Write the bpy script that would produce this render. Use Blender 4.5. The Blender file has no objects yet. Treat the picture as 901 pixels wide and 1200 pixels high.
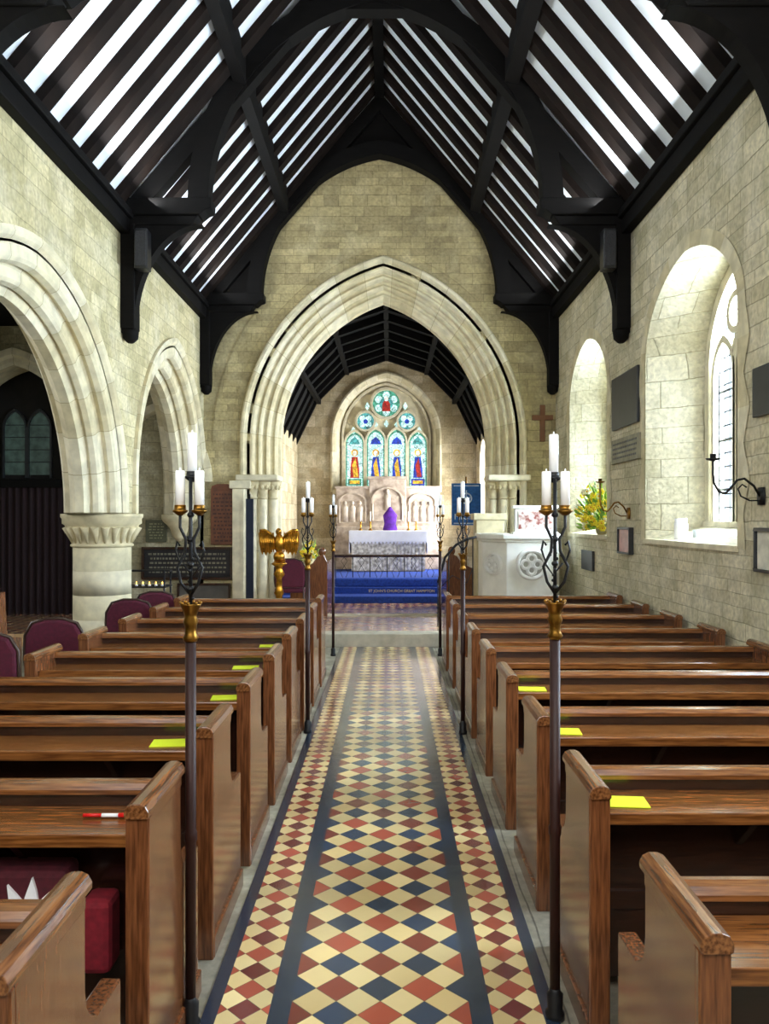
import bpy, bmesh, math, random
from mathutils import Vector, Matrix
random.seed(7)
C = bpy.context.scene.collection
F = 930.0
H0 = 1.65
# ------------------------------------------------------------ helpers
def lin(h):
    h = h.lstrip('#')
    o = []
    for i in (0, 2, 4):
        c = int(h[i:i+2], 16) / 255
        o.append(c/12.92 if c <= .04045 else ((c+.055)/1.055)**2.4)
    return (o[0], o[1], o[2], 1)
def mulc(c, k): return (min(c[0]*k, 1), min(c[1]*k, 1), min(c[2]*k, 1), 1)
class G:
    def __init__(s, name):
        s.mat = bpy.data.materials.new(name); s.mat.use_nodes = True
        s.nt = s.mat.node_tree
        s.bsdf = s.nt.nodes['Principled BSDF']
        s.out = s.nt.nodes['Material Output']
    def n(s, t, **k):
        x = s.nt.nodes.new(t)
        for a, b in k.items(): setattr(x, a, b)
        return x
    def l(s, a, b): s.nt.links.new(a, b)
    def m(s, op, a, b=None, c=None):
        x = s.n('ShaderNodeMath', operation=op)
        for i, v in enumerate((a, b, c)):
            if v is None: continue
            if isinstance(v, (int, float)): x.inputs[i].default_value = v
            else: s.l(v, x.inputs[i])
        return x.outputs[0]
    def mix(s, f, a, b, bt='MIX'):
        x = s.n('ShaderNodeMix', data_type='RGBA', blend_type=bt)
        for i, v in ((0, f), (6, a), (7, b)):
            if isinstance(v, (int, float)): x.inputs[i].default_value = v
            elif isinstance(v, tuple): x.inputs[i].default_value = v
            else: s.l(v, x.inputs[i])
        return x.outputs[2]
    def bump(s, h, strength, dist=.01):
        b = s.n('ShaderNodeBump'); b.inputs['Strength'].default_value = strength
        b.inputs['Distance'].default_value = dist
        s.l(h, b.inputs['Height']); s.l(b.outputs[0], s.bsdf.inputs['Normal'])
def M(name, col, rough=.5, metal=0, var=.2, scale=8, bump=.1, st=(1, 1, 1), col2=None, emis=0, coat=0, spec=None):
    g = G(name); c = lin(col)
    tc = g.n('ShaderNodeTexCoord'); mp = g.n('ShaderNodeMapping'); mp.inputs['Scale'].default_value = st
    g.l(tc.outputs['Object'], mp.inputs[0])
    no = g.n('ShaderNodeTexNoise'); no.inputs['Scale'].default_value = scale; no.inputs['Detail'].default_value = 6
    g.l(mp.outputs[0], no.inputs['Vector'])
    r = g.n('ShaderNodeMapRange'); r.inputs['From Min'].default_value = .35; r.inputs['From Max'].default_value = .65
    g.l(no.outputs['Fac'], r.inputs['Value'])
    ca = mulc(c, 1-var); cb = lin(col2) if col2 else mulc(c, 1+var)
    colr = g.mix(r.outputs[0], ca, cb)
    g.l(colr, g.bsdf.inputs['Base Color'])
    g.bsdf.inputs['Roughness'].default_value = rough
    g.bsdf.inputs['Metallic'].default_value = metal
    if spec is not None: g.bsdf.inputs['Specular IOR Level'].default_value = spec
    if coat: g.bsdf.inputs['Coat Weight'].default_value = coat; g.bsdf.inputs['Coat Roughness'].default_value = .16
    if bump: g.bump(no.outputs['Fac'], bump)
    if emis:
        g.l(colr, g.bsdf.inputs['Emission Color']); g.bsdf.inputs['Emission Strength'].default_value = emis
    return g.mat
def stone(name, c1, c2, mort, bw=.40, rh=.13, ms=.005, stain='847d5c', light='e4dcc2', sa=.5, bump=.42, rough=.85, lt=.45):
    g = G(name)
    tc = g.n('ShaderNodeTexCoord'); ge = g.n('ShaderNodeNewGeometry')
    s1 = g.n('ShaderNodeSeparateXYZ'); g.l(tc.outputs['Object'], s1.inputs[0])
    s2 = g.n('ShaderNodeSeparateXYZ'); g.l(ge.outputs['Normal'], s2.inputs[0])
    k = g.m('GREATER_THAN', g.m('ABSOLUTE', s2.outputs[0]), .6)
    mx = g.n('ShaderNodeMix', data_type='FLOAT'); g.l(k, mx.inputs[0]); g.l(s1.outputs[0], mx.inputs[2]); g.l(s1.outputs[1], mx.inputs[3])
    zz = g.m('ADD', s1.outputs[2], g.m('MULTIPLY', g.m('SINE', g.m('MULTIPLY', s1.outputs[2], 5.3)), .06))
    cb = g.n('ShaderNodeCombineXYZ'); g.l(mx.outputs[0], cb.inputs[0]); g.l(zz, cb.inputs[1])
    wn = g.n('ShaderNodeTexNoise'); wn.inputs['Scale'].default_value = 4
    g.l(tc.outputs['Object'], wn.inputs['Vector'])
    wv = g.n('ShaderNodeVectorMath', operation='SCALE'); g.l(wn.outputs['Color'], wv.inputs[0]); wv.inputs['Scale'].default_value = .026
    av = g.n('ShaderNodeVectorMath', operation='ADD'); g.l(cb.outputs[0], av.inputs[0]); g.l(wv.outputs[0], av.inputs[1])
    br = g.n('ShaderNodeTexBrick'); g.l(av.outputs[0], br.inputs['Vector'])
    br.inputs['Scale'].default_value = 1; br.inputs['Brick Width'].default_value = bw; br.inputs['Row Height'].default_value = rh
    br.inputs['Mortar Size'].default_value = ms; br.inputs['Mortar Smooth'].default_value = .6
    br.inputs['Color1'].default_value = lin(c1); br.inputs['Color2'].default_value = lin(c2); br.inputs['Mortar'].default_value = lin(mort)
    br.offset = .37; br.squash = .62; br.squash_frequency = 3
    def noise(sc, lo, hi, tmax, det=7):
        n1 = g.n('ShaderNodeTexNoise'); n1.inputs['Scale'].default_value = sc; n1.inputs['Detail'].default_value = det
        g.l(tc.outputs['Object'], n1.inputs['Vector'])
        r = g.n('ShaderNodeMapRange'); r.inputs['From Min'].default_value = lo; r.inputs['From Max'].default_value = hi; r.inputs['To Max'].default_value = tmax
        g.l(n1.outputs['Fac'], r.inputs['Value']); return r.outputs[0], n1.outputs['Fac']
    f1, _ = noise(1.1, .45, .72, sa)
    f3, _ = noise(2.3, .48, .7, lt)
    f4, _ = noise(6.5, .52, .66, .3)
    f2, n2 = noise(26, .3, .7, 1)
    c = g.mix(f1, br.outputs['Color'], lin(stain)); c = g.mix(f3, c, lin(light)); c = g.mix(f4, c, mulc(lin(stain), .75))
    r2 = g.m('MULTIPLY_ADD', f2, .42, .76)
    vs = g.n('ShaderNodeVectorMath', operation='SCALE'); g.l(c, vs.inputs[0]); g.l(r2, vs.inputs['Scale'])
    g.l(vs.outputs[0], g.bsdf.inputs['Base Color']); g.bsdf.inputs['Roughness'].default_value = rough
    h = g.m('ADD', g.m('MULTIPLY', br.outputs['Fac'], -.8), g.m('MULTIPLY', n2, 1.3))
    g.bump(h, bump, .014)
    return g.mat
def tiles(name, xc, half_c, bands, dia, cream='e6d098', red='a84c38', maroon='6a2c28', slate='2c3d55', rough=.14, d2=.113):
    g = G(name)
    tc = g.n('ShaderNodeTexCoord'); s = g.n('ShaderNodeSeparateXYZ'); g.l(tc.outputs['Object'], s.inputs[0])
    x = g.m('SUBTRACT', s.outputs[0], xc); y = s.outputs[1]; ax = g.m('ABSOLUTE', x)
    def chk(x, d, odd1, odd2, odd3, th):
        a = g.m('DIVIDE', g.m('ADD', x, y), d); b = g.m('DIVIDE', g.m('SUBTRACT', x, y), d)
        ia = g.m('FLOOR', a); ib = g.m('FLOOR', b)
        par = g.m('FLOORED_MODULO', g.m('ADD', ia, ib), 2.0); pa = g.m('FLOORED_MODULO', ia, 2.0)
        cv = g.n('ShaderNodeCombineXYZ'); g.l(ia, cv.inputs[0]); g.l(ib, cv.inputs[1])
        wn = g.n('ShaderNodeTexWhiteNoise'); g.l(cv.outputs[0], wn.inputs['Vector'])
        sc = g.n('ShaderNodeSeparateColor'); g.l(wn.outputs['Color'], sc.inputs[0])
        o2 = g.mix(g.m('GREATER_THAN', sc.outputs[1], th), lin(odd2), lin(odd3))
        c = g.mix(pa, lin(odd1), o2)
        ev = g.mix(g.m('MULTIPLY', sc.outputs[2], .4), lin(cream), lin('cda862'))
        c = g.mix(par, ev, c)
        k = g.m('MULTIPLY_ADD', sc.outputs[0], .4, .8)
        vs = g.n('ShaderNodeVectorMath', operation='SCALE'); g.l(c, vs.inputs[0]); g.l(k, vs.inputs['Scale'])
        fa = g.m('FRACT', a); fb = g.m('FRACT', b)
        e = g.m('MINIMUM', g.m('MINIMUM', fa, g.m('SUBTRACT', 1.0, fa)), g.m('MINIMUM', fb, g.m('SUBTRACT', 1.0, fb)))
        ed = g.m('LESS_THAN', e, .018)
        return g.mix(g.m('MULTIPLY', ed, .6), vs.outputs[0], lin('3a332a'))
    c1 = chk(x, dia, slate, red, '7d372c', .5)
    if bands:
        c2 = chk(g.m('SUBTRACT', ax, (bands[0]+bands[1])/2), d2, red, maroon, '8a3d30', .6)
        fy = g.m('FRACT', g.m('DIVIDE', y, dia))
        j = g.m('LESS_THAN', fy, .03)
        bl = g.mix(j, lin('253243'), lin('14181e'))
        c = g.mix(g.m('GREATER_THAN', ax, half_c), c1, bl)
        c = g.mix(g.m('GREATER_THAN', ax, bands[0]), c, c2)
        c = g.mix(g.m('GREATER_THAN', ax, bands[1]), c, bl)
    else: c = c1
    n1 = g.n('ShaderNodeTexNoise'); n1.inputs['Scale'].default_value = 2.5; n1.inputs['Detail'].default_value = 5
    g.l(tc.outputs['Object'], n1.inputs['Vector'])
    r = g.m('MULTIPLY_ADD', n1.outputs['Fac'], .3, rough-.1)
    g.l(r, g.bsdf.inputs['Roughness']); g.l(c, g.bsdf.inputs['Base Color'])
    g.bsdf.inputs['Coat Weight'].default_value = .8; g.bsdf.inputs['Coat Roughness'].default_value = .2; g.bsdf.inputs['Coat IOR'].default_value = 1.55
    n3 = g.n('ShaderNodeTexNoise'); n3.inputs['Scale'].default_value = 14
    g.l(tc.outputs['Object'], n3.inputs['Vector'])
    g.bump(n3.outputs['Fac'], .15, .01)
    return g.mat

# ---- materials
nave_stone = stone('nave_stone', 'd6ca9e', 'b3a77e', '9c9270', stain='8f8862')
east_stone = stone('east_stone', 'c2b282', '9d8f68', '867a58', bw=.36, rh=.12, stain='7a7050', light='d4c8a0')
right_stone = stone('right_stone', 'dad0b2', 'bcb190', '9a9276', bw=.36, rh=.12, stain='979274', light='eae4d2')
chan_stone = stone('chan_stone', 'd0bf9c', 'a89570', '8a7c5e', bw=.5, rh=.24)
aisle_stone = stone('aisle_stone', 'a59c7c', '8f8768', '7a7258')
V1 = M('ashlar_a', 'cfc5a4', .8, var=.16, scale=7, bump=.35)
V2 = M('ashlar_b', 'c6ba96', .8, var=.16, scale=7, bump=.35)
V3 = M('ashlar_c', 'd6cdb0', .8, var=.14, scale=7, bump=.35)
VM = M('ashlar_joint', 'a89c7a', .9, var=.1)
VS = [V1, V2, V3, VM]
roofwood = M('roof_wood', '080605', .75, var=.35, scale=5, st=(1, 1, 6), spec=.15)
roofwood2 = M('rafter_wood', '170f0b', .75, var=.35, scale=5, spec=.12)
chanwood = M('chancel_roof_wood', '0d0b0a', .7, var=.35, scale=5, spec=.2)
plaster = M('white_plaster', 'ecf3fa', .8, var=.04, scale=2, bump=.03)
GR = dict(rough=.24, var=.25, bump=.03, coat=.5)
wood_d = M('dark_oak', '28140d', scale=9, st=(1, 9, 9), col2='381e12', **GR)
wood_e = M('pew_end_oak', '5e361f', scale=11, st=(9, 9, .7), col2='7c4c2c', **GR)
wood_m = M('ledge_oak', '663a1a', scale=9, st=(.8, 12, 12), col2='8f5a2c', **GR)
wood_r = M('rail_oak', '40220f', scale=9, st=(.8, 12, 12), col2='5e361b', **GR)
wood_c = M('cap_oak', '5a3319', scale=9, st=(12, .8, 12), col2='8a5a34', **GR)
iron = M('black_iron', '101114', .5, .3, var=.2)
brass = M('brass', 'a67a2e', .28, 1, var=.25)
brass_d = M('aged_brass', '8e672c', .34, 1, var=.4)
polew = M('pole_wood', '2a120d', .5, var=.3, scale=6, st=(6, 6, 1), spec=.3)
wax = M('candle_wax', 'fbfcfd', .4, var=.02, bump=0)
paper_y = M('yellow_paper', 'dcf02c', .6, var=.04, bump=0)
slate_m = M('slate', '2b2d31', .35, var=.2)
maroon_f = M('maroon_fabric', '4e0d26', .85, var=.2, scale=40)
chrome = M('chair_frame', '3a2a22', .35, .2)
redf = M('red_fabric', '7a1020', .85, var=.2, scale=40)
redpen = M('red_plastic', 'd01818', .35, var=.05)
whitef = M('white_cloth', 'f4f4f6', .8, var=.03, scale=20)
purple = M('purple_cloth', '5a1c98', .75, var=.35, scale=10)
bluec = M('blue_carpet', '1d3f96', .9, var=.25, scale=30)
bluebn = M('blue_banner_cloth', '2a68b0', .8, var=.2, scale=20)
gold = M('gold_paint', 'f6dc88', .4, .0, var=.05)
marble = M('reredos_marble', 'b8a290', .5, var=.25, scale=7, col2='d2c2b0')
marble2 = M('pulpit_stone', 'ecebe4', .55, var=.05, scale=7)
pinkm = M('pink_marble', 'a8564c', .4, var=.4, scale=16, col2='f0e6dc')
floor_stone = stone('flagstones', '8b8474', '7a7465', '5a5448', bw=.6, rh=.45)
conc = M('pale_stone_step', 'b5ae9c', .6, var=.15)
silver = M('silver_brocade', 'bab4a4', .6, .05, var=.3, scale=16, col2='efece2')
curtain_m = M('dark_red_curtain', '1c070b', .9, var=.3, scale=6, st=(8, 1, .3))
black = M('black_plastic', '101012', .4, var=.1)
green_m = M('leaf_green', '7aa83a', .6, var=.4)
yellow_fl = M('yellow_petal', 'ffe83a', .6, var=.05)
orange_fl = M('orange_petal', 'f8b428', .6, var=.15)
white_fl = M('white_petal', 'fdf8d8', .6, var=.05)
boardw = M('carved_board', '5e3218', .5, var=.3, scale=10)
dimglass = M('dim_glass', '3a4a44', .3, var=.35, scale=9, emis=.25)  # panes glow by emission; only a solid wall lies behind them

# ---- mesh builder
class B:
    def __init__(s): s.v = []; s.f = []; s.mi = []; s.s = []
    def add(s, vs, fs, mi=0, sm=False):
        o = len(s.v); s.v += [tuple(p) for p in vs]
        for f in fs: s.f.append([i+o for i in f]); s.mi.append(mi); s.s.append(sm)
        return s
    def box(s, x0, x1, y0, y1, z0, z1, mi=0):
        return s.add([(x0,y0,z0),(x1,y0,z0),(x1,y1,z0),(x0,y1,z0),(x0,y0,z1),(x1,y0,z1),(x1,y1,z1),(x0,y1,z1)],
            [(0,3,2,1),(4,5,6,7),(0,1,5,4),(1,2,6,5),(2,3,7,6),(3,0,4,7)], mi)
    def prism(s, poly, ax, a, b, mi=0, sm=False):
        n = len(poly)
        def P(p, t):
            return {'x': (t, p[0], p[1]), 'y': (p[0], t, p[1]), 'z': (p[0], p[1], t)}[ax]
        vs = [P(p, a) for p in poly]+[P(p, b) for p in poly]
        s.add(vs, [list(range(n)), list(range(2*n-1, n-1, -1))], mi)
        o = len(s.v)-2*n
        for i in range(n):
            j = (i+1) % n
            s.f.append([o+i, o+j, o+n+j, o+n+i]); s.mi.append(mi); s.s.append(sm)
        return s
    def lathe(s, prof, c=(0,0,0), n=16, mi=0, sm=True, sx=1, sy=1, rot=0):
        vs = []; fs = []
        for r, z in prof:
            for i in range(n):
                a = 2*math.pi*i/n+rot
                vs.append((c[0]+sx*r*math.cos(a), c[1]+sy*r*math.sin(a), c[2]+z))
        m = len(prof)
        for k in range(m-1):
            for i in range(n):
                j = (i+1) % n
                fs.append((k*n+i, k*n+j, (k+1)*n+j, (k+1)*n+i))
        s.add(vs, fs, mi, sm)
        s.add(vs[:n], [list(range(n))[::-1]], mi); s.add(vs[-n:], [list(range(n))], mi)
        return s
    def ball(s, c, r, n=10, m=7, mi=0):
        if isinstance(r, (int, float)): r = (r, r, r)
        vs = []; fs = []
        for k in range(m+1):
            t = math.pi*k/m
            for i in range(n):
                a = 2*math.pi*i/n
                vs.append((c[0]+r[0]*max(math.sin(t), .001)*math.cos(a), c[1]+r[1]*max(math.sin(t), .001)*math.sin(a), c[2]-r[2]*math.cos(t)))
        for k in range(m):
            for i in range(n):
                j = (i+1) % n; fs.append((k*n+i, k*n+j, (k+1)*n+j, (k+1)*n+i))
        return s.add(vs, fs, mi, True)
    def tube(s, pts, r, n=8, mi=0):
        pts = [Vector(p) for p in pts]; vs = []; fs = []; m = len(pts)
        up = None
        for k, p in enumerate(pts):
            d = (pts[min(k+1, m-1)]-pts[max(k-1, 0)]).normalized()
            if up is None:
                up = Vector((0,0,1)) if abs(d.z) < .9 else Vector((1,0,0))
            u = d.cross(up)
            if u.length < 1e-4: u = d.cross(Vector((0,1,0)))
            u.normalize(); w = u.cross(d).normalized(); up = w
            rr = r[k] if isinstance(r, (list, tuple)) else r
            for i in range(n):
                a = 2*math.pi*i/n
                vs.append(p+u*rr*math.cos(a)+w*rr*math.sin(a))
        for k in range(m-1):
            for i in range(n):
                j = (i+1) % n; fs.append((k*n+i, k*n+j, (k+1)*n+j, (k+1)*n+i))
        s.add(vs, fs, mi, True)
        s.add(vs[:n], [list(range(n))], mi); s.add(vs[-n:], [list(range(n))[::-1]], mi)
        return s
    def obj(s, name, mats, parent=None, label=None, cat=None, group=None, kind=None, bevel=0, loc=None, rec=True):
        me = bpy.data.meshes.new(name); me.from_pydata(s.v, [], s.f)
        if not isinstance(mats, (list, tuple)): mats = [mats]
        for m in mats: me.materials.append(m)
        for p, mi, sm in zip(me.polygons, s.mi, s.s): p.material_index = mi; p.use_smooth = sm
        if rec:
            bm = bmesh.new(); bm.from_mesh(me)
            bmesh.ops.remove_doubles(bm, verts=bm.verts, dist=.00005)
            bmesh.ops.recalc_face_normals(bm, faces=bm.faces); bm.to_mesh(me); bm.free()
        o = bpy.data.objects.new(name, me); C.objects.link(o)
        if loc: o.location = loc
        if parent: o.parent = parent
        tag(o, label, cat, group, kind)
        if bevel:
            b = o.modifiers.new('bevel', 'BEVEL'); b.width = bevel; b.segments = 2; b.limit_method = 'ANGLE'; b.angle_limit = .7
        return o
def tag(o, label=None, cat=None, group=None, kind=None):
    if label: o['label'] = label
    if cat: o['category'] = cat
    if group: o['group'] = group
    if kind: o['kind'] = kind
def empty(name, loc, label, cat, group=None):
    e = bpy.data.objects.new(name, None); e.empty_display_size = .1; e.location = loc; C.objects.link(e)
    tag(e, label, cat, group); return e
def dup(o, loc, label=None, rotz=None):
    def rec(a, par):
        c = a.copy(); C.objects.link(c)
        if par: c.parent = par
        for ch in list(a.children): rec(ch, c)
        return c
    n = rec(o, None); n.location = loc
    if label: n['label'] = label
    if rotz is not None: n.rotation_euler[2] = rotz
    return n
def outline(a, h, n=14):
    pts = []
    if h >= a:
        c = (h*h-a*a)/(2*a); R = a+c; tm = math.acos(c/R)
        for i in range(n+1):
            t = tm*i/n; pts.append((-(R*math.cos(t)-c), R*math.sin(t)))
    else:
        for i in range(n+1):
            t = math.pi/2*i/n; s = a*math.cos(t)
            pts.append((-s, h*(.9*math.sin(t)+.1*(1-s/a))))
    pts[-1] = (0.0, pts[-1][1])
    return pts+[(-p[0], p[1]) for p in pts[-2::-1]]
def mp(plane, s, t, z): return (t, s, z) if plane == 'x' else (s, t, z)
def arched_wall(name, plane, t0, t1, s0, s1, z0, z1, ops, mats, label=None):
    b = B()
    for t, bk in ((t0, 0), (t1, 1)):
        cur = s0
        for o in ops:
            c, a, h, zs, si = (o['b'] if bk else o['f'])
            ol = outline(a, h)
            b.add([mp(plane, cur, t, z0), mp(plane, c-a, t, z0), mp(plane, c-a, t, z1), mp(plane, cur, t, z1)], [(0,1,2,3)])
            for p, q in zip(ol, ol[1:]):
                b.add([mp(plane, c+p[0], t, zs+p[1]), mp(plane, c+q[0], t, zs+q[1]), mp(plane, c+q[0], t, z1), mp(plane, c+p[0], t, z1)], [(0,1,2,3)])
            if si > z0+.001:
                b.add([mp(plane, c-a, t, z0), mp(plane, c+a, t, z0), mp(plane, c+a, t, si), mp(plane, c-a, t, si)], [(0,1,2,3)])
            cur = c+a
        if s1 > cur+.001:
            b.add([mp(plane, cur, t, z0), mp(plane, s1, t, z0), mp(plane, s1, t, z1), mp(plane, cur, t, z1)], [(0,1,2,3)])
    for o in ops:
        L = []
        for k, t in (('f', t0), ('b', t1)):
            c, a, h, zs, si = o[k]; ol = outline(a, h)
            loop = [(c-a, max(si, z0))]+[(c+p[0], zs+p[1]) for p in ol]+[(c+a, max(si, z0))]
            L.append([mp(plane, q[0], t, q[1]) for q in loop])
        n = len(L[0])
        for i in range(n-1):
            b.add([L[0][i], L[0][i+1], L[1][i+1], L[1][i]], [(0,1,2,3)], 1 if len(mats) > 1 else 0)
        if o['f'][4] > z0+.001:
            b.add([L[0][0], L[0][-1], L[1][-1], L[1][0]], [(0,1,2,3)], 1 if len(mats) > 1 else 0)
    for s in (s0, s1):
        b.add([mp(plane, s, t0, z0), mp(plane, s, t1, z0), mp(plane, s, t1, z1), mp(plane, s, t0, z1)], [(0,1,2,3)])
    b.add([mp(plane, s0, t0, z1), mp(plane, s1, t0, z1), mp(plane, s1, t1, z1), mp(plane, s0, t1, z1)], [(0,1,2,3)])
    return b.obj(name, mats, kind='structure', label=label, rec=False)
def sweep(b, plane, c, zs, sec, zbase=None, n=21, vous=3, cc=None, legs=8, joints=True):
    outs = []
    for a, t in sec:
        R = a+cc; h = math.sqrt(max(R*R-cc*cc, .0001))
        ol = [(c+p[0], zs+p[1]) for p in outline(a, max(h, a), n)]
        if zbase is not None:
            L = [(c-a, zbase+(zs-zbase)*i/legs) for i in range(legs)]
            ol = L+ol+[(2*c-q[0], q[1]) for q in L[::-1]]
        outs.append([mp(plane, q[0], t, q[1]) for q in ol])
    m = len(outs)
    for k in range(m-1):
        A = outs[k]; D = outs[k+1]
        for i in range(len(A)-1):
            g = [0, 2, 1, 0, 1, 2, 2][(i//vous) % 7]
            P0, P1, P2, P3 = [Vector(q) for q in (A[i], A[i+1], D[i+1], D[i])]
            if joints and (i+1) % vous == 0:
                ln = (P1-P0).length; f = max(.0, 1-.008/max(ln, .02))
                Q1 = P0.lerp(P1, f); Q2 = P3.lerp(P2, f)
                b.add([P0, Q1, Q2, P3], [(0,1,2,3)], g); b.add([Q1, P1, P2, Q2], [(0,1,2,3)], 3)
            else:
                b.add([P0, P1, P2, P3], [(0,1,2,3)], g)
    return b
def ring(b, plane, c, z, r0, r1, t0, t1, n=24, mi=0):
    for i in range(n):
        a, d = 2*math.pi*i/n, 2*math.pi*(i+1)/n
        P = lambda r, t, an: mp(plane, c+r*math.cos(an), t, z+r*math.sin(an))
        b.add([P(r0,t0,a), P(r1,t0,a), P(r1,t0,d), P(r0,t0,d), P(r0,t1,a), P(r1,t1,a), P(r1,t1,d), P(r0,t1,d)],
              [(0,1,2,3),(0,3,7,4),(1,5,6,2)], mi)
def lring(b, plane, c, zs, a, h, w, t0, t1, sill, mi=0, n=10):
    i_ = outline(a-w, h*(a-w)/a, n); o_ = outline(a, h, n)
    I = [(c-(a-w), sill)]+[(c+p[0], zs+p[1]) for p in i_]+[(c+a-w, sill)]
    O = [(c-a, sill)]+[(c+p[0], zs+p[1]) for p in o_]+[(c+a, sill)]
    for k in range(len(I)-1):
        b.add([mp(plane,*(I[k][0],t0,I[k][1])), mp(plane,O[k][0],t0,O[k][1]), mp(plane,O[k+1][0],t0,O[k+1][1]), mp(plane,I[k+1][0],t0,I[k+1][1]),
               mp(plane,I[k][0],t1,I[k][1]), mp(plane,O[k][0],t1,O[k][1]), mp(plane,O[k+1][0],t1,O[k+1][1]), mp(plane,I[k+1][0],t1,I[k+1][1])],
              [(0,1,2,3),(0,3,7,4),(1,5,6,2),(4,7,6,5)], mi)
def textobj(txt, size, name, mat, parent, loc, rot=(math.pi/2, 0, 0), align='CENTER'):
    cu = bpy.data.curves.new(name, 'FONT'); cu.body = txt; cu.size = size; cu.align_x = align; cu.extrude = .002
    t = bpy.data.objects.new('tmp_text', cu); C.objects.link(t)
    dg = bpy.context.evaluated_depsgraph_get(); dg.update()
    me = bpy.data.meshes.new_from_object(t.evaluated_get(dg)); bpy.data.objects.remove(t)
    me.materials.clear(); me.materials.append(mat)
    o = bpy.data.objects.new(name, me); C.objects.link(o); o.location = loc; o.rotation_euler = rot
    if parent: o.parent = parent
    return o

XL, XR, XC = -2.84, 2.57, -.135
W = (XR-XL)/2
YE = 12.2
PLZ, RZ = 4.85, 8.1
Y0 = -1.5
# ------------------------------------------------------------ SHELL
B().box(-6.6, XR+.6, Y0, 10.2, -.1, 0).obj('floor', floor_stone, kind='structure', label='grey flagstone church floor')
B().box(-.615, .56, Y0, 10.2, 0, .006).obj('trim_1', tiles('encaustic_tiles', -.0275, .30, (.37, .54), .15), kind='structure', label='patterned red cream and slate tiled aisle')
b = B(); b.box(-6.6, XR+.6, 10.2, 13.9, -.1, .16); 
b.obj('floor_chancel', tiles('chancel_tiles', 0, 9, None, .15, cream='cfa882', red='9a4636', slate='6a4448', rough=.22), kind='structure', label='raised red tiled chancel floor')
B().box(-2.9, XR, 10.12, 10.4, .0, .172).obj('trim_2', conc, kind='structure', label='pale stone chancel step', bevel=.01)
B().box(-1.45, 1.45, 12.0, 12.25, .16, .175).obj('trim_3', conc, kind='structure')
B().box(-6.8, XR+.6, Y0-.3, Y0, 0, 8.3).obj('wall_west', nave_stone, kind='structure', label='coursed limestone west wall')
ops = []
WC = [3.45, 6.88, 10.28]
for c in WC:
    a = 1.05 if c != 10.28 else .97
    ops.append(dict(f=(c, a, .74, 3.22, 1.43), b=(c+.05, .6, .9, 3.0, 1.6)))
reveal_m = stone('reveal_stone', 'd6cfb6', 'bfb798', 'a39b7e', bw=.4, rh=.2, stain='a8a080', light='e2dcc8', bump=.6)
arched_wall('wall_right', 'x', XR, XR+.52, Y0, YE+.8, 0, 5.1, ops, [right_stone, reveal_m], 'coursed pale limestone nave wall')
nwin = 1
leadm = M('lead_bars', '2a3038', .5, .3)
gg = G('clear_window_glass'); tr = gg.n('ShaderNodeBsdfTransparent'); tr.inputs[0].default_value = (.86, .93, 1, 1)
gl = gg.n('ShaderNodeBsdfGlossy'); gl.inputs['Roughness'].default_value = .1; mxs = gg.n('ShaderNodeMixShader'); mxs.inputs[0].default_value = .06
gg.l(tr.outputs[0], mxs.inputs[1]); gg.l(gl.outputs[0], mxs.inputs[2]); gg.l(mxs.outputs[0], gg.out.inputs[0]); clearglass = gg.mat
for c in WC:
    a = 1.05 if c != 10.28 else .97
    b = B()
    i_ = outline(a, .74); o_ = outline(a+.13, .74+.13)
    I = [(c-a, 1.43)]+[(c-a, 1.43+(3.22-1.43)*k/7) for k in range(1, 7)]+[(c+p[0], 3.22+p[1]) for p in i_]
    I += [(2*c-q[0], q[1]) for q in I[:7][::-1]]
    O = [(c-a-.13, 1.43)]+[(c-a-(.1 if k % 2 else .2), 1.43+(3.22-1.43)*k/7) for k in range(1, 7)]+[(c+p[0], 3.22+p[1]) for p in o_]
    O += [(2*c-q[0], q[1]) for q in O[:7][::-1]]
    for k in range(len(I)-1):
        b.add([(XR-.008, *I[k]), (XR-.008, *O[k]), (XR-.008, *O[k+1]), (XR-.008, *I[k+1])], [(0,1,2,3)], [0,2,1,0,1][(k//2) % 5])
    b.obj('trim_%d' % (10+nwin), VS, kind='structure', label='dressed stone window surround')
    b = B(); cb = c+.05; X0, X1 = XR+.46, XR+.56
    lring(b, 'x', cb, 3.0, .62, .93, .09, X0-.02, X1, 1.6)
    lring(b, 'x', cb-.265, 2.95, .25, .36, .05, X0, X1, 1.6)
    lring(b, 'x', cb+.265, 2.95, .25, .36, .05, X0, X1, 1.6)
    ring(b, 'x', cb, 3.46, .13, .19, X0, X1)
    b.box(X0, X1, cb-.05, cb+.05, 1.6, 3.2); b.box(X0-.04, X1, cb-.62, cb+.62, 1.53, 1.62)
    b.prism([(cb-.12, 3.12), (cb+.12, 3.12), (cb, 3.33)], 'x', X0+.01, X1)
    b2 = B()
    for k in range(1, 17): 
        z = 1.62+k*.125; b2.box(X0+.05, X0+.06, cb-.52, cb+.52, z-.006, z+.006)
    for k in range(-4, 5):
        y = cb+k*.115; b2.box(X0+.05, X0+.06, y-.006, y+.006, 1.6, 3.3)
    for k in range(3): b2.box(X0+.045, X0+.06, cb-.52, cb+.52, 1.9+k*.45, 1.92+k*.45)
    w = b.obj('window_%d' % nwin, V3, kind='structure', label='two light pointed stone window with leaded glass')
    b2.obj('lead_lattice', leadm, parent=w)
    ol = outline(.56, .84); b3 = B()
    b3.add([(X0+.065, cb-.56, 1.6)]+[(X0+.065, cb+p[0], 3.0+p[1]) for p in ol]+[(X0+.065, cb+.56, 1.6)], [list(range(len(ol)+2))])
    b3.obj('window_glass', clearglass, parent=w)
    B().box(XR-.03, XR+.44, c-a+.0, c+a-.0, 1.40, 1.445).obj('trim_%d' % (20+nwin), V3, kind='structure', label='pale stone window sill')
    nwin += 1
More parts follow.
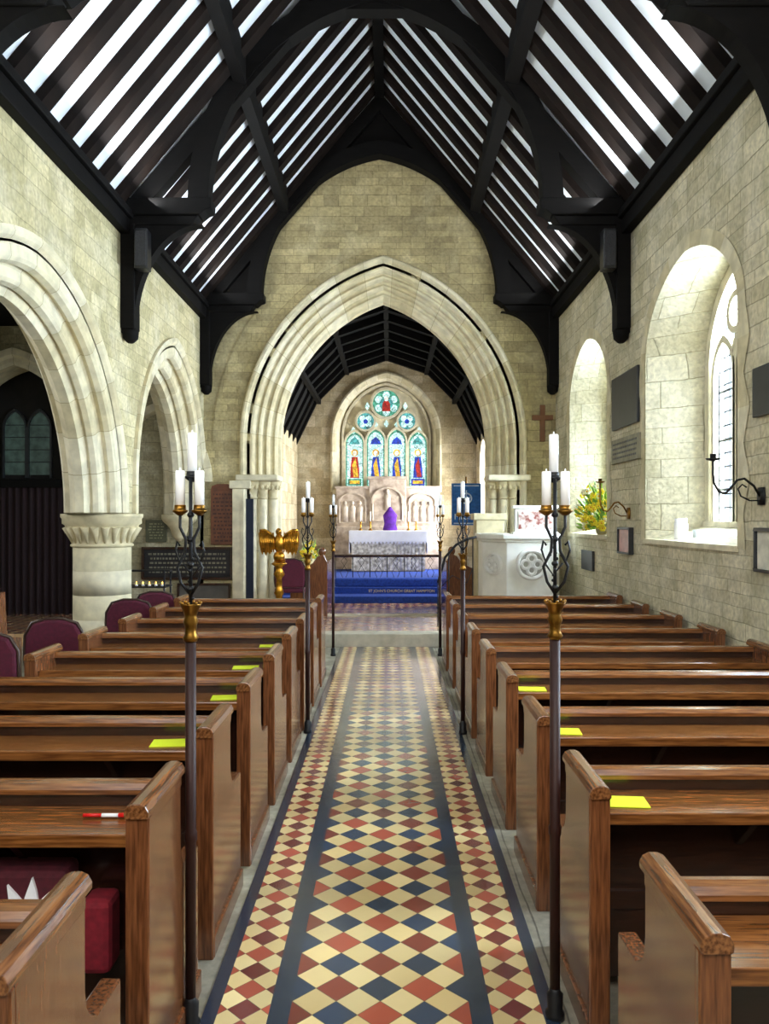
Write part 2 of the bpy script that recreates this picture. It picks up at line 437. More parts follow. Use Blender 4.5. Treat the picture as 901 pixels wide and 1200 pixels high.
# left arcade wall : (centre, half outer, concentric offset, springing)
ARC = [(1.85, 2.05, .15, 1.85), (6.42, 2.16, .05, 1.70), (10.55, 1.74, .30, 2.02)]
ops = []
for (c, a, cc, zs) in ARC:
    a2 = a-.12; q = (c, a2, max(math.sqrt((a2+cc)**2-cc*cc), a2), zs, 1.70); ops.append(dict(f=q, b=q))
arched_wall('wall_left', 'x', XL, XL-.6, Y0, YE, 1.70, 5.1, ops, [nave_stone, V1], 'coursed limestone arcade wall')
B().box(XL-.6, XL, Y0, -.2, 0, 1.70).obj('wall_left_west_end', nave_stone, kind='structure')
for i, (c, a, cc, zs) in enumerate(ARC):
    b = B(); x = XL; d = a-1.74
    sec = [(1.74, x), (1.74, x+.04), (1.70, x+.05), (1.67, x+.035), (1.64, x), (1.52, x), (1.49, x-.02), (1.47, x-.07), (1.49, x-.11), (1.46, x-.13), (1.38, x-.13), (1.35, x-.15), (1.33, x-.20), (1.35, x-.23), (1.31, x-.25), (1.27, x-.27), (1.27, x-.36),
           (1.34, x-.44), (1.44, x-.47), (1.44, x-.53), (1.50, x-.57), (1.60, x-.6), (1.70, x-.6)]
    sec = [(r+d, t) for r, t in sec]
    sweep(b, 'x', c, zs, sec, cc=cc, zbase=1.70 if zs > 1.75 else None, legs=3)
    b.obj('trim_%d' % (30+i), VS, kind='structure', label='moulded pointed arcade arch of pale limestone')
e = empty('arch_corbel', (XL-.3, YE-.27, 1.3), 'carved limestone corbel carrying the arch end', 'corbel')
b = B(); b.lathe([(.03, 0), (.1, .08), (.14, .2), (.24, .3), (.26, .34), (.26, .4)], n=20); b.obj('corbel_body', V2, e)
def pier(y, name):
    e = empty(name, (XL-.3, y, 0), 'round pale limestone pier with carved capital', 'column', 'arcade piers')
    b = B(); b.lathe([(.37, 0), (.37, .1), (.34, .14), (.33, .18), (.31, .22), (.305, .3)], n=32); b.obj('column_base', V2, e)
    b = B()
    for k in range(4):
        z0 = .3+k*.26; b.lathe([(.305, z0), (.305, z0+.256), (.298, z0+.258), (.305, z0+.26)], n=32, mi=k % 2)
    b.obj('shaft', [V3, V1], e)
    b = B(); b.lathe([(.305, 1.33), (.33, 1.345), (.33, 1.36), (.31, 1.375), (.315, 1.42), (.35, 1.5), (.38, 1.55), (.385, 1.57), (.415, 1.59), (.415, 1.64), (.43, 1.66), (.43, 1.695)], n=32)
    for k in range(22):
        t = 2*math.pi*k/22; ca, sa_ = math.cos(t), math.sin(t)
        b.tube([(.31*ca, .31*sa_, 1.38), (.335*ca, .335*sa_, 1.46), (.375*ca, .375*sa_, 1.555)], [.012, .028, .046], 8)
    b.obj('capital', V2, e)
pier(8.72, 'stone_pier'); pier(4.08, 'stone_pier')
# aisle beyond the arcade
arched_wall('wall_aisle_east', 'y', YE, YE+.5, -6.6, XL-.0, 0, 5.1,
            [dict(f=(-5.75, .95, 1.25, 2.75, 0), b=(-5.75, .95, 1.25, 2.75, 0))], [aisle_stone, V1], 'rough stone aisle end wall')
b = B(); sweep(b, 'y', -5.75, 2.75, [(1.2, YE), (1.2, YE-.06), (1.1, YE-.07), (1.06, YE-.02), (1.0, YE-.03), (.95, YE)], cc=.35)
b.obj('trim_40', VS, kind='structure')
b = B(); sweep(b, 'y', -3.55, 2.2, [(.85, YE), (.85, YE-.06), (.74, YE-.06), (.7, YE)], cc=.45)
b.obj('trim_41', VS, kind='structure', label='blocked arch outline on aisle wall')
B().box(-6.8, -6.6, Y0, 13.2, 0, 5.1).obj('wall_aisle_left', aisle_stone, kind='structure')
B().box(-6.8, XL-.6, Y0, 13.2, 4.6, 4.7).obj('ceiling_aisle', roofwood, kind='structure')
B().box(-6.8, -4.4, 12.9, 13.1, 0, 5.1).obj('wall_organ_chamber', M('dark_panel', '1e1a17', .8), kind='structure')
b = B(); bb = B()
for dx in (-.2, .2):
    ol = outline(.17, .28); cx = -5.85+dx
    b.add([(cx-.17, 12.88, 2.35)]+[(cx+p[0], 12.88, 3.1+p[1]) for p in ol]+[(cx+.17, 12.88, 2.35)], [list(range(len(ol)+2))])
    lring(b, 'y', cx, 3.1, .2, .32, .03, 12.84, 12.89, 2.3, 1)
    for z in (2.55, 2.75, 2.95, 3.15): b.box(cx-.17, cx+.17, 12.86, 12.878, z, z+.012, 1)
b.obj('window_10', [dimglass, slate_m], kind='structure', label='dim two light chapel window')
e = empty('curtain_screen', (-5.75, YE+.1, 0), 'dark oak screen rail hung with deep red curtain', 'screen')
b = B(); b.box(-.95, .95, -.05, .05, 2.12, 2.25); b.box(-.95, -.87, -.05, .05, 0, 2.2); b.box(.87, .95, -.05, .05, 0, 2.2); b.obj('screen_frame', roofwood, e, bevel=.01)
b = B(); pts = []
for k in range(91): pts.append((-.87+k*1.74/90, .025*math.sin(k*1.1)))
for k in range(90):
    p, q = pts[k], pts[k+1]
    b.add([(p[0], p[1], .03), (q[0], q[1], .03), (q[0], q[1], 2.12), (p[0], p[1], 2.12)], [(0,1,2,3)], 0, True)
b.obj('curtain', curtain_m, e)
# east (chancel arch) wall
cC = .78; zsC = 2.80; CXX = -.08
def gable_wall():
    b = B(); t0, t1 = YE, YE+.75
    a = 2.05; R = a+cC; h = math.sqrt(R*R-cC*cC); ol = outline(a, h, 20)
    f = lambda s: RZ+.1-1.2*abs(s-XC)
    for t in (t0, t1):
        for p, q in zip(ol, ol[1:]):
            x1, x2 = CXX+p[0], CXX+q[0]
            b.add([(x1, t, zsC+p[1]), (x2, t, zsC+q[1]), (x2, t, f(x2)), (x1, t, f(x1))], [(0,1,2,3)])
        for x1, x2 in ((XL-.05, CXX-a), (CXX+a, XR+.02)):
            b.add([(x1, t, 0), (x2, t, 0), (x2, t, f(x2)), (x1, t, f(x1))], [(0,1,2,3)])
    return b.obj('wall_east', east_stone, kind='structure', label='yellow grey limestone chancel arch wall', rec=False)
gable_wall()
b = B()
y = YE
sec = [(2.20, y), (2.20, y-.05), (2.17, y-.08), (2.13, y-.08), (2.10, y-.04), (2.08, y+.0), (2.0, y), (1.98, y+.01), (1.95, y+.06), (1.96, y+.10), (1.93, y+.12), (1.89, y+.09), (1.86, y+.11), (1.84, y+.18), (1.85, y+.22), (1.81, y+.23), (1.77, y+.20), (1.74, y+.23),
       (1.72, y+.30), (1.73, y+.34), (1.69, y+.35), (1.65, y+.33), (1.62, y+.36), (1.60, y+.41), (1.56, y+.44), (1.56, y+.62), (1.62, y+.68), (1.9, y+.75), (2.06, y+.75)]
sec = [(2.20-(2.20-r)*.88, t) for r, t in sec]
sweep(b, 'y', CXX, zsC, sec, cc=cC, zbase=.16, n=24, vous=3)
b.obj('trim_50', VS, kind='structure', label='moulded pointed chancel arch of pale limestone')
b = B(); sweep(b, 'y', CXX, zsC, [(2.62, y), (2.62, y-.012), (2.34, y-.012), (2.34, y)], cc=cC, n=24, vous=2, joints=False)
b.obj('trim_51', [east_stone]*4, kind='structure', label='flush relieving arch')
for sx in (-1, 1):
    e = empty('clustered_column', (CXX+sx*1.85, YE+.1, .16), 'clustered limestone shafts with foliate capitals', 'column', 'chancel arch responds')
    for k, (dx, dy) in enumerate(((.17, -.03), (.02, .03), (-.12, .14))):
        b = B(); x = sx*dx
        b.lathe([(.1, 0), (.1, .1), (.075, .14), (.08, .18), (.062, .2), (.062, 1.75), (.062, 1.78)], (x, dy, 0), 16); b.obj('shaft', V3, e)
        b = B(); b.lathe([(.062, 1.78), (.08, 1.79), (.08, 1.81), (.062, 1.82), (.075, 1.9), (.1, 1.98), (.125, 2.03), (.12, 2.06)], (x, dy, 0), 16)
        for q in range(8):
            t = q*math.pi/4; b.ball((x+.095*math.cos(t), dy+.095*math.sin(t), 1.97), (.03, .03, .045), 8, 6)
        b.obj('capital', V2, e)
    B().box(min(sx*.4, -sx*.25), max(sx*.4, -sx*.25), -.24, .35, 2.06, 2.15).obj('abacus', V3, e, bevel=.02)
b = B(); b.box(-2.38, -2.2, YE-.1, YE+.05, .16, 2.1); b.box(-2.42, -2.1, YE-.14, YE+.05, 2.1, 2.22)
b.obj('trim_52', V3, kind='structure', label='plain pale stone pilaster beside arch', bevel=.01)
e = empty('narrow_blue_hanging', (-2.1, YE-.2, .16), 'narrow dark blue hanging beside the arch', 'banner')  # thin dark blue sheet filling the narrow dark gap beside the arch
B().box(-.05, .06, -.02, .02, .1, 1.78).obj('hanging', M('navy_cloth', '10182c', .8), e); B().tube([(0, 0, 0), (0, 0, 1.85)], .015).obj('pole', iron, e)
# ---- roof of the nave
for sx, nm in ((-1, 'ceiling_left'), (1, 'ceiling_right')):
    b = B(); d = .11
    b.prism([(XC+sx*(W+.1), PLZ-.12+d), (XC, RZ+d), (XC, RZ+d+.08), (XC+sx*(W+.1), PLZ-.04+d)], 'y', Y0, YE+.4)
    b.obj(nm, plaster, kind='structure', label='white plastered roof slope between rafters')
for sx in (-1, 1):
    b = B(); b.prism([(sx*W, PLZ-.02), (0, RZ), (0, RZ+.14), (sx*W, PLZ+.12)], 'y', -.08, .08)
    base = b.obj('roof_rafter', roofwood2, label='dark stained oak roof rafter', cat='rafter', group='nave roof rafters', loc=(XC, 1.3, 0))
    y = 1.3+.46
    while y < YE-.15:
        dup(base, (XC, y, 0)); y += .46
for sx in (-1, 1):
    xx = sx*1.44; z = RZ-1.2*1.44
    b = B(); b.prism([(xx-.07, z-.12+.02), (xx+.07, z-.12-.02), (xx+.07, z+.1-sx*.1), (xx-.07, z+.1+sx*.1)], 'y', 1.0, YE-.02)
    b.obj('roof_purlin', roofwood, label='long dark oak roof purlin', cat='beam', group='roof purlins', loc=(XC, 0, 0))
    b = B(); x = XC+sx*W; b.box(min(x, x-sx*.10), max(x, x-sx*.10), Y0, YE, 4.66, 4.82); b.box(min(x, x-sx*.14), max(x, x-sx*.14), Y0, YE, 4.82, 4.9)
    b.obj('wall_plate', roofwood, label='dark moulded oak wall plate under the roof', cat='beam', group='wall plates', bevel=.01)
b = B(); b.box(-.07, .07, 1, YE, RZ-.12, RZ+.1); b.obj('ridge_beam', roofwood, label='dark oak ridge beam', cat='beam', loc=(XC, 0, 0))
def truss(y, filled):
    e = empty('roof_truss', (XC, y, 0), 'dark oak arch braced hammerbeam roof truss' + (' against the gable wall' if filled else ''), 'roof truss', 'roof trusses')
    T = .08
    for sx in (-1, 1):
        b = B(); b.prism([(sx*W, PLZ+.08), (0, RZ-.02), (0, RZ-.30), (sx*W, PLZ-.2)], 'y', -T, T); b.obj('principal_rafter', roofwood, e)
        b = B(); zz = 4.86
        b.prism([(sx*W, zz), (sx*1.86, zz), (sx*1.80, zz+.05), (sx*1.74, zz+.07), (sx*1.74, zz+.18), (sx*W, zz+.18)], 'y', -T-.04, T+.04)
        b.prism([(sx*W, zz-.1), (sx*1.95, zz-.1), (sx*1.88, zz), (sx*W, zz)], 'y', -T-.01, T+.01); b.obj('hammer_beam', roofwood, e, bevel=.012)
        pts = [(sx*W, 3.62), (sx*(W-.1), 3.62)]
        for k in range(19):
            t = k/18*math.pi/2
            pts.append((sx*(W-.14-(.72)*(1-math.cos(t))), 3.72+(1.05)*math.sin(t)))
        pts += [(sx*1.84, 4.77), (sx*W, 4.77)]
        b = B(); b.prism(pts, 'y', -T+.01, T-.01); b.obj('curved_brace', roofwood, e)
        b = B(); x = sx*W; b.box(min(x, x-sx*.15), max(x, x-sx*.15), -T-.02, T+.02, 3.66, 4.78)
        b.lathe([(.03, 3.52), (.08, 3.57), (.09, 3.66)], (x-sx*.08, 0, 0), 12); b.obj('wall_post', roofwood, e, bevel=.012)
    n = 30
    i_ = outline(1.77, 2.1, n); o_ = outline(1.99, 2.31, n); b = B(); z0 = 5.03; TT = T+.02
    for k in range(len(i_)-1):
        b.add([(i_[k][0], -TT, z0+i_[k][1]), (o_[k][0], -TT, z0+o_[k][1]), (o_[k+1][0], -TT, z0+o_[k+1][1]), (i_[k+1][0], -TT, z0+i_[k+1][1]),
               (i_[k][0], TT, z0+i_[k][1]), (o_[k][0], TT, z0+o_[k][1]), (o_[k+1][0], TT, z0+o_[k+1][1]), (i_[k+1][0], TT, z0+i_[k+1][1])],
              [(0,1,2,3),(0,3,7,4),(1,5,6,2),(4,7,6,5)])
    b.obj('arch_brace', roofwood, e)
    b = B()
    f = lambda s: RZ-1.2*abs(s)-.02
    ol = outline(1.8, 2.14, n)
    if filled:
        for p, q in zip(ol, ol[1:]):
            b.add([(p[0], .02, z0+p[1]), (q[0], .02, z0+q[1]), (q[0], .02, f(q[0])), (p[0], .02, f(p[0]))], [(0,1,2,3)])
        for sx in (-1, 1):
            b.add([(sx*1.8, .02, 5.0), (sx*W, .02, 4.8), (sx*W, .02, 4.9), (sx*1.8, .02, RZ-1.2*1.8)], [(0,1,2,3)])
        b.obj('spandrel_boarding', roofwood, e)
    else:
        b.prism([(-.75, 7.05), (.75, 7.05), (.62, 7.3), (-.62, 7.3)], 'y', -T, T); b.obj('collar_beam', roofwood, e)
    return e
truss(8.5, False); truss(4.9, False); truss(YE-.16, True)
grille_m = M('grille', '26262a', .7, scale=60, bump=.6)
for sx in (-1, 1):
    e = empty('wall_speaker', (XC+sx*(W-.26), 8.36, 4.25), 'small black loudspeaker fixed to the oak wall post', 'speaker', 'truss speakers')
    b = B(); b.box(-.07, .07, -.1, .06, 0, .42); b.obj('speaker_body', black, e, bevel=.015)
    b = B(); b.box(-.055, .055, -.108, -.1, .03, .39); b.obj('speaker_grille', grille_m, e)

# ------------------------------------------------------------ CHANCEL
CL, CR, YX = -2.12, 2.05, 18.5
B().box(CL-.2, CL, YE+.7, YX, 0, 3.6).obj('wall_chancel_left', chan_stone, kind='structure')
arched_wall('wall_chancel_right', 'x', CR, CR+.3, YE+.7, YX, 0, 3.6, [dict(f=(14.3, .5, .6, 2.7, 1.4), b=(14.3, .35, .5, 2.6, 1.6)), dict(f=(17.2, .6, .65, 2.7, 1.3), b=(17.2, .5, .55, 2.7, 1.4))], [chan_stone, V3])
arched_wall('wall_chancel_east', 'y', YX, YX+.4, CL-.2, CR+.2, 0, 5.6, [dict(f=(-.05, 1.2, 1.45, 3.52, 2.25), b=(-.05, 1.02, 1.2, 3.6, 2.35))], [chan_stone, V3], 'buff squared stone east wall')
b = B()
sweep(b, 'y', -.05, 3.52, [(1.29, YX), (1.29, YX-.05), (1.25, YX-.06), (1.2, YX-.02), (1.16, YX+.05)], cc=.27, zbase=2.25)
b.obj('trim_60', VS, kind='structure', label='pale stone east window surround')
B().box(-1.3, 1.2, YX-.05, YX+.3, 2.2, 2.3).obj('trim_61', V3, kind='structure')
def emat(name, col, s=1.6, vor=None):  # glass glows by emission, standing in for daylight behind it
    g = G(name); tc = g.n('ShaderNodeTexCoord')
    v = g.n('ShaderNodeTexVoronoi'); v.inputs['Scale'].default_value = vor or 14; g.l(tc.outputs['Object'], v.inputs['Vector'])
    v2 = g.n('ShaderNodeTexVoronoi', feature='DISTANCE_TO_EDGE'); v2.inputs['Scale'].default_value = vor or 14; g.l(tc.outputs['Object'], v2.inputs['Vector'])
    sc = g.n('ShaderNodeSeparateColor'); g.l(v.outputs['Color'], sc.inputs[0])
    k = g.m('MULTIPLY_ADD', sc.outputs[0], .7, .55)
    e = g.m('GREATER_THAN', v2.outputs['Distance'], .05)
    k = g.m('MULTIPLY', k, g.m('MULTIPLY_ADD', e, .75, .25))
    vs = g.n('ShaderNodeVectorMath', operation='SCALE'); vs.inputs[0].default_value = lin(col)[:3]; g.l(k, vs.inputs['Scale'])
    g.l(vs.outputs[0], g.bsdf.inputs['Emission Color']); g.bsdf.inputs['Emission Strength'].default_value = s
    g.bsdf.inputs['Base Color'].default_value = mulc(lin(col), .1); g.bsdf.inputs['Roughness'].default_value = .35
    return g.mat
SG = [emat('glass_aqua', 'bce8e4', 1.3), emat('glass_green', '4aa084', .9), emat('glass_red', 'b8281c', .9), emat('glass_blue', '1c3fb8', 1.0), emat('glass_gold', 'e8b030', 1.1), emat('glass_white', 'f4f0e0', 1.3), V3, emat('glass_teal', '4aa0a0', 1.0)]
YG = YX+.34
b = B(); ol = outline(1.02, 1.2)
b.add([(-.05-1.02, YG+.02, 2.3)]+[(-.05+p[0], YG+.02, 3.6+p[1]) for p in ol]+[(-.05+1.02, YG+.02, 2.3)], [list(range(len(ol)+2))], 6)
cols = [(2, 4), (3, 4), (3, 4), (3, 2)]
def gl_poly(pts, m, o): b.add([(p[0], o, p[1]) for p in pts], [list(range(len(pts)))], m)
def circ(cx, cz, r, n=16, rz=None): return [(cx+r*math.cos(t*2*math.pi/n), cz+(rz or r)*math.sin(t*2*math.pi/n)) for t in range(n)]
for k in range(4):
    cx = -.05+(k-1.5)*.5
    top = 3.46 if k in (1, 2) else 3.4
    ol = outline(.21, .29)
    gl_poly([(cx-.21, 2.36)]+[(cx+p[0], top+p[1]) for p in ol]+[(cx+.21, 2.36)], 1, YG+.01)
    ol = outline(.18, .23)
    gl_poly([(cx-.18, 2.40)]+[(cx+p[0], top+p[1]) for p in ol]+[(cx+.18, 2.40)], 0, YG+.006)
    lring(b, 'y', cx, top, .25, .34, .04, YG-.12, YG+.02, 2.3, 6)
    c1, c2 = cols[k]; P = lambda pts, m, o=YG: gl_poly([(cx+p[0], p[1]) for p in pts], m, o)
    P([(-.11, 2.6), (.11, 2.6), (.11, 2.8), (.07, 3.1), (-.07, 3.1), (-.1, 2.85)], c1)
    P([(-.02, 2.62), (.09, 2.62), (.04, 2.95), (.02, 3.08), (-.06, 2.9)], c2, YG-.004)
    P([(-.16, 2.42), (.16, 2.42), (.16, 2.58), (-.16, 2.58)], 3 if k % 2 else 1)
    P([(-.12, 2.46), (.12, 2.46), (.12, 2.54), (-.12, 2.54)], 4, YG-.004)
    P(circ(0, 3.2, .085), 4); P(circ(0, 3.19, .05, rz=.06), 5, YG-.008)
    P([(-.13, 3.40), (.13, 3.40), (.09, 3.5), (0, 3.58), (-.09, 3.5)], 7 if k in (0, 3) else 3)
for (cx, cz, r) in ((-.54, 3.94, .20), (.44, 3.94, .20)):
    gl_poly(circ(cx, cz, r), 7, YG+.004)
    for q in range(4):
        a = q*math.pi/2+math.pi/4; gl_poly(circ(cx+r*.5*math.cos(a), cz+r*.5*math.sin(a), r*.36), 0, YG)
    gl_poly(circ(cx, cz, r*.28), 3, YG-.004)
    ring(b, 'y', cx, cz, r, r+.05, YG-.12, YG+.02, mi=6)
cx, cz, r = -.05, 4.36, .32
gl_poly(circ(cx, cz, r, 24), 1, YG+.006)
for q in range(6):
    a = q*math.pi/3+math.pi/6; gl_poly(circ(cx+r*.64*math.cos(a), cz+r*.64*math.sin(a), r*.27), 0, YG)
gl_poly(circ(cx, cz, r*.5), 7, YG-.002)
gl_poly([(cx-.1, cz-.18), (cx+.1, cz-.18), (cx+.09, cz), (cx+.05, cz+.07), (cx-.05, cz+.07), (cx-.09, cz)], 2, YG-.006)
gl_poly(circ(cx, cz+.12, .05, rz=.06), 5, YG-.01)
ring(b, 'y', cx, cz, r, r+.06, YG-.12, YG+.02, mi=6)
for (cx, cz) in ((-.05, 3.88), (-.3, 3.86), (.2, 3.86), (-.83, 3.72), (.73, 3.72), (-.5, 4.3), (.4, 4.3)):
    gl_poly([(cx-.055, cz), (cx, cz-.09), (cx+.055, cz), (cx, cz+.1)], 0, YG)
lring(b, 'y', -.05, 3.6, 1.05, 1.24, .05, YG-.14, YG+.03, 2.3, 6)
b.obj('window_9', SG, kind='structure', label='four light stained glass window with saints and roundels', rec=False)
# chancel roof
prof = [(2.08, 3.35), (1.62, 4.3), (.95, 4.98), (0, 5.3)]
full = [(-x, z) for x, z in prof]+[(x, z) for x, z in prof[::-1][1:]]
xc = -.04
b = B()
for p, q in zip(full, full[1:]):
    b.add([(xc+p[0], YE+.6, p[1]+.14), (xc+q[0], YE+.6, q[1]+.14), (xc+q[0], YX, q[1]+.14), (xc+p[0], YX, p[1]+.14)], [(0,1,2,3)])
b.obj('ceiling_chancel', chanwood, kind='structure', label='dark boarded canted chancel ceiling')
def crib(y):
    b = B()
    inn = full; out = [(p[0]*1.05, p[1]+.16) for p in full]
    for k in range(len(full)-1):
        b.prism([inn[k], inn[k+1], out[k+1], out[k]], 'y', -.06, .06)
    return b
base = crib(0).obj('chancel_roof_rib', roofwood, label='dark canted oak roof rib in chancel', cat='roof rib', group='chancel roof ribs', loc=(xc, 13.2, 0))
for k in range(1, 8): dup(base, (xc, 13.2+k*.74, 0))
for k, (x, z) in enumerate(full[1:-1]):
    b = B(); b.box(-.045, .045, YE+.8, YX-.01, z+.0, z+.1); b.obj('chancel_purlin', roofwood, label='dark oak longitudinal beam in chancel roof', cat='beam', group='chancel purlins', loc=(xc+x*.97, 0, 0))
# sanctuary steps
for k, (y, z) in enumerate(((13.9, .28), (14.35, .40), (15.2, .50))):
    b = B(); b.box(CL, CR, y, YX, .0, z-.02); b.box(-1.0, .95, y-.02, y+.5, z-.13, z)
    s = b.obj('trim_%d' % (70+k), [bluec], kind='structure', label='blue carpeted sanctuary step', bevel=.01)
textobj("ST JOHN'S CHURCH GREAT HAMPTON", .068, 'step_lettering', gold, bpy.data.objects['trim_71'], (.24, 14.325, .31))
e = empty('altar_rail', (-.02, 14.75, .40), 'black iron altar rail with polished oak top', 'altar rail')
b = B(); b.box(-1.0, 1.0, -.05, .05, .52, .57); b.obj('handrail', wood_d, e, bevel=.015)
b = B()
for k in range(7):
    x = -.96+k*.32; b.tube([(x, 0, 0), (x, 0, .52)], .009, 6)
    if k < 6:
        for s in (-1, 1):
            b.tube([(x+.16+s*.02, 0, .12), (x+.16+s*.07, 0, .24), (x+.16, 0, .36), (x+.16+s*.06, 0, .45), (x+.16, 0, .52)], .005, 5)
b.obj('iron_balusters', iron, e)
e = empty('communion_kneeler', (-.02, 14.5, .40), 'long blue upholstered communion kneeler', 'kneeler')
B().box(-.95, .93, -.12, .1, 0, .16).obj('kneeler_pad', bluec, e, bevel=.03)
# altar
e = empty('altar', (0, 17.6, .48), 'altar with white linen and silver brocade frontal', 'altar')
B().box(-.78, .78, -.3, .4, 0, .86).obj('altar_body', marble, e)
b = B()
for k in range(40):
    x0 = -.8+k*.04; b.box(x0, x0+.04, -.33-.006*(k % 2), -.305, .02, .70)
b.obj('frontal', silver, e)
b = B(); b.box(-.84, .84, -.36, .42, .86, .89); b.box(-.84, .84, -.365, -.335, .66, .88)
for k in range(21): b.prism([(-.84+k*.08, .66), (-.76+k*.08, .66), (-.8+k*.08, .60)], 'y', -.362, -.34)
b.box(-.86, -.84, -.34, .4, .4, .89); b.box(.84, .86, -.34, .4, .4, .89)
b.obj('altar_cloth', M('altar_linen', 'eceef6', .8, var=.03), e)
# reredos
e = empty('reredos', (-.02, 18.2, .48), 'carved pinkish marble triptych reredos behind altar', 'reredos')
b = B(); b.box(-1.18, 1.18, -.05, .25, 0, 1.9); b.box(-.42, .42, -.09, .25, 0, 2.1); b.box(-1.2, -.4, -.08, .25, 1.84, 1.9); b.box(.4, 1.2, -.08, .25, 1.84, 1.9); b.box(-.46, .46, -.12, .25, 2.05, 2.12)
b.box(-1.2, 1.2, -.12, .25, 0, .98)
b.obj('reredos_slab', marble, e, bevel=.012)
b = B()
for cx, z0, w_ in ((-.8, 1.05, .3), (0, 1.1, .34), (.8, 1.05, .3)):
    yy = -.09 if cx else -.13
    for s in (-1, 1): b.lathe([(.03, 0), (.02, .04), (.02, .5), (.03, .56)], (cx+s*w_, yy+.03, z0), 8, sy=.6)
    lring(b, 'y', cx, z0+.5, w_+.02, .2 if cx else .28, .04, yy+.01, yy+.05, z0+.4)
    b.box(cx-w_, cx+w_, yy+.02, yy+.05, z0, z0+.03)
b.obj('relief_frames', M('reredos_frame', 'c8b8a6', .5), e)
relm = M('relief_marble', 'cfc0b0', .5)
for cx, z0, nn in ((-.8, 1.08, 3), (.8, 1.08, 3), (0, 1.35, 1)):
    for q in range(nn):
        b = B(); x = cx+(q-(nn-1)/2)*.17; yy = -.055 if cx else -.1
        b.lathe([(.07, 0), (.06, .2), (.075, .32), (.03, .38)], (x, yy, z0), 10, sy=.35); b.ball((x, yy-.01, z0+.43), (.04, .025, .05))
        b.obj('relief_figure', relm, e)
e = empty('veiled_cross', (.04, 17.85, 1.37), 'cross shrouded in purple lenten veil on altar', 'altar cross')
b = B(); b.lathe([(.15, 0), (.165, .02), (.13, .15), (.15, .28), (.16, .34), (.1, .42), (.04, .5), (.02, .53)], n=14, sy=.4); b.obj('purple_veil', purple, e)
for k, x in enumerate((-.62, -.4, .45, .62)):
    e = empty('altar_candlestick', (x, 17.75, 1.37), 'brass candlestick with white candle on altar', 'candlestick', 'altar candlesticks')
    B().lathe([(.05, 0), (.04, .02), (.012, .05), (.02, .12), (.012, .16), (.03, .2)], n=12).obj('candlestick_stem', brass, e)
    B().lathe([(.012, .2), (.012, .42)], n=10).obj('candle', wax, e)
e = empty('church_banner', (1.60, 16.3, .5), 'blue cloth banner with silver emblem and lettering', 'banner')
B().tube([(0, .03, 0), (0, .03, 2.0)], .02).obj('banner_pole', brass, e)
b = B(); b.prism([(-.3, 1.0), (.3, 1.0), (.3, 1.86), (-.3, 1.86)], 'y', -.01, .01); b.obj('banner_cloth', bluebn, e)
b = B(); ring(b, 'y', 0, 1.55, .09, .12, -.016, -.01); b.box(-.012, .012, -.018, -.01, 1.4, 1.72); b.box(-.08, .08, -.018, -.01, 1.55, 1.58)
b.box(-.26, .26, -.015, -.01, 1.80, 1.82); b.box(-.26, .26, -.015, -.01, 1.03, 1.05); b.obj('banner_emblem', M('silver_thread', 'c0d8f0', .5), e)
textobj('MICHL', .17, 'banner_lettering', M('silver_text', 'd0e2f6', .5), e, (0, -.015, 1.12))

# ------------------------------------------------------------ PEWS
def make_pew(L, sg, Hh, loc, label):
    e = empty('church_pew', loc, label, 'pew', 'nave pews')
    prof = [(0, 0), (0, Hh-.03), (.35, Hh-.03), (.352, .62), (.362, .575), (.385, .545), (.42, .525), (.58, .515), (.58, 0)]
    for xs in (0, L-.05):
        x0, x1 = sorted((sg*xs, sg*(xs+.05)))
        b = B(); b.prism(prof, 'x', x0, x1)
        b.box(x0-.008, x1+.008, -.012, .012, 0, Hh-.035); b.box(x0-.005, x1+.005, .012, .03, 0, Hh-.04); b.box(x0-.01, x1+.01, 0, .59, 0, .08)
        b.box(x0-.004, x1+.004, .0, .345, Hh-.07, Hh-.034)
        b.obj('pew_end', wood_e, e, bevel=.005)
        xm = (x0+x1)/2; r = .034
        b = B(); b.prism([(xm-r, Hh-.034), (xm-r*.85, Hh-.04), (xm+r*.85, Hh-.04), (xm+r, Hh-.034), (xm+r, Hh-.02), (xm+r*.75, Hh-.004), (xm+r*.3, Hh+.003), (xm-r*.3, Hh+.003), (xm-r*.75, Hh-.004), (xm-r, Hh-.02)], 'y', -.022, .368)
        b.obj('end_cap', wood_c, e, bevel=.003)
    x0, x1 = sorted((sg*.05, sg*(L-.05)))
    Hr = Hh-.035
    b = B(); b.box(x0, x1, .285, .305, .06, Hr-.03); b.box(x0, x1, .275, .285, .3, .36); b.obj('backrest', wood_d, e)
    b = B(); b.prism([(.262, Hr-.035), (.33, Hr-.035), (.335, Hr-.02), (.325, Hr-.004), (.30, Hr), (.272, Hr-.004), (.26, Hr-.02)], 'x', x0, x1); b.obj('top_rail', wood_m, e)
    b = B(); b.box(x0, x1, .055, .285, Hh-.128, Hh-.112); b.box(x0, x1, .048, .06, Hh-.145, Hh-.106); b.obj('book_ledge', wood_m, e, bevel=.004)
    for t in (.3, .7):
        b = B(); x = x0+(x1-x0)*t; b.prism([(.28, Hh-.132), (.1, Hh-.132), (.28, Hh-.3)], 'x', x-.012, x+.012); b.obj('ledge_bracket', wood_d, e)
    b = B(); b.box(x0, x1, .305, .60, .41, .44); b.box(x0, x1, .55, .57, .2, .41); b.obj('seat', wood_r, e, bevel=.006)
    return e
pl = make_pew(1.42, -1, .87, (-.66, 1.38, 0), 'dark varnished oak pew with book ledge behind')
LY = [1.38+.795*k for k in range(9)]
for y in LY[1:]: dup(pl, (-.66, y, 0))
pr = make_pew(1.88, 1, .82, (.63, 1.6, 0), 'dark varnished oak pew with book ledge running to wall')
RY = [1.6+.868*k for k in range(9)]
for y in RY[1:]: dup(pr, (.63, y, 0))
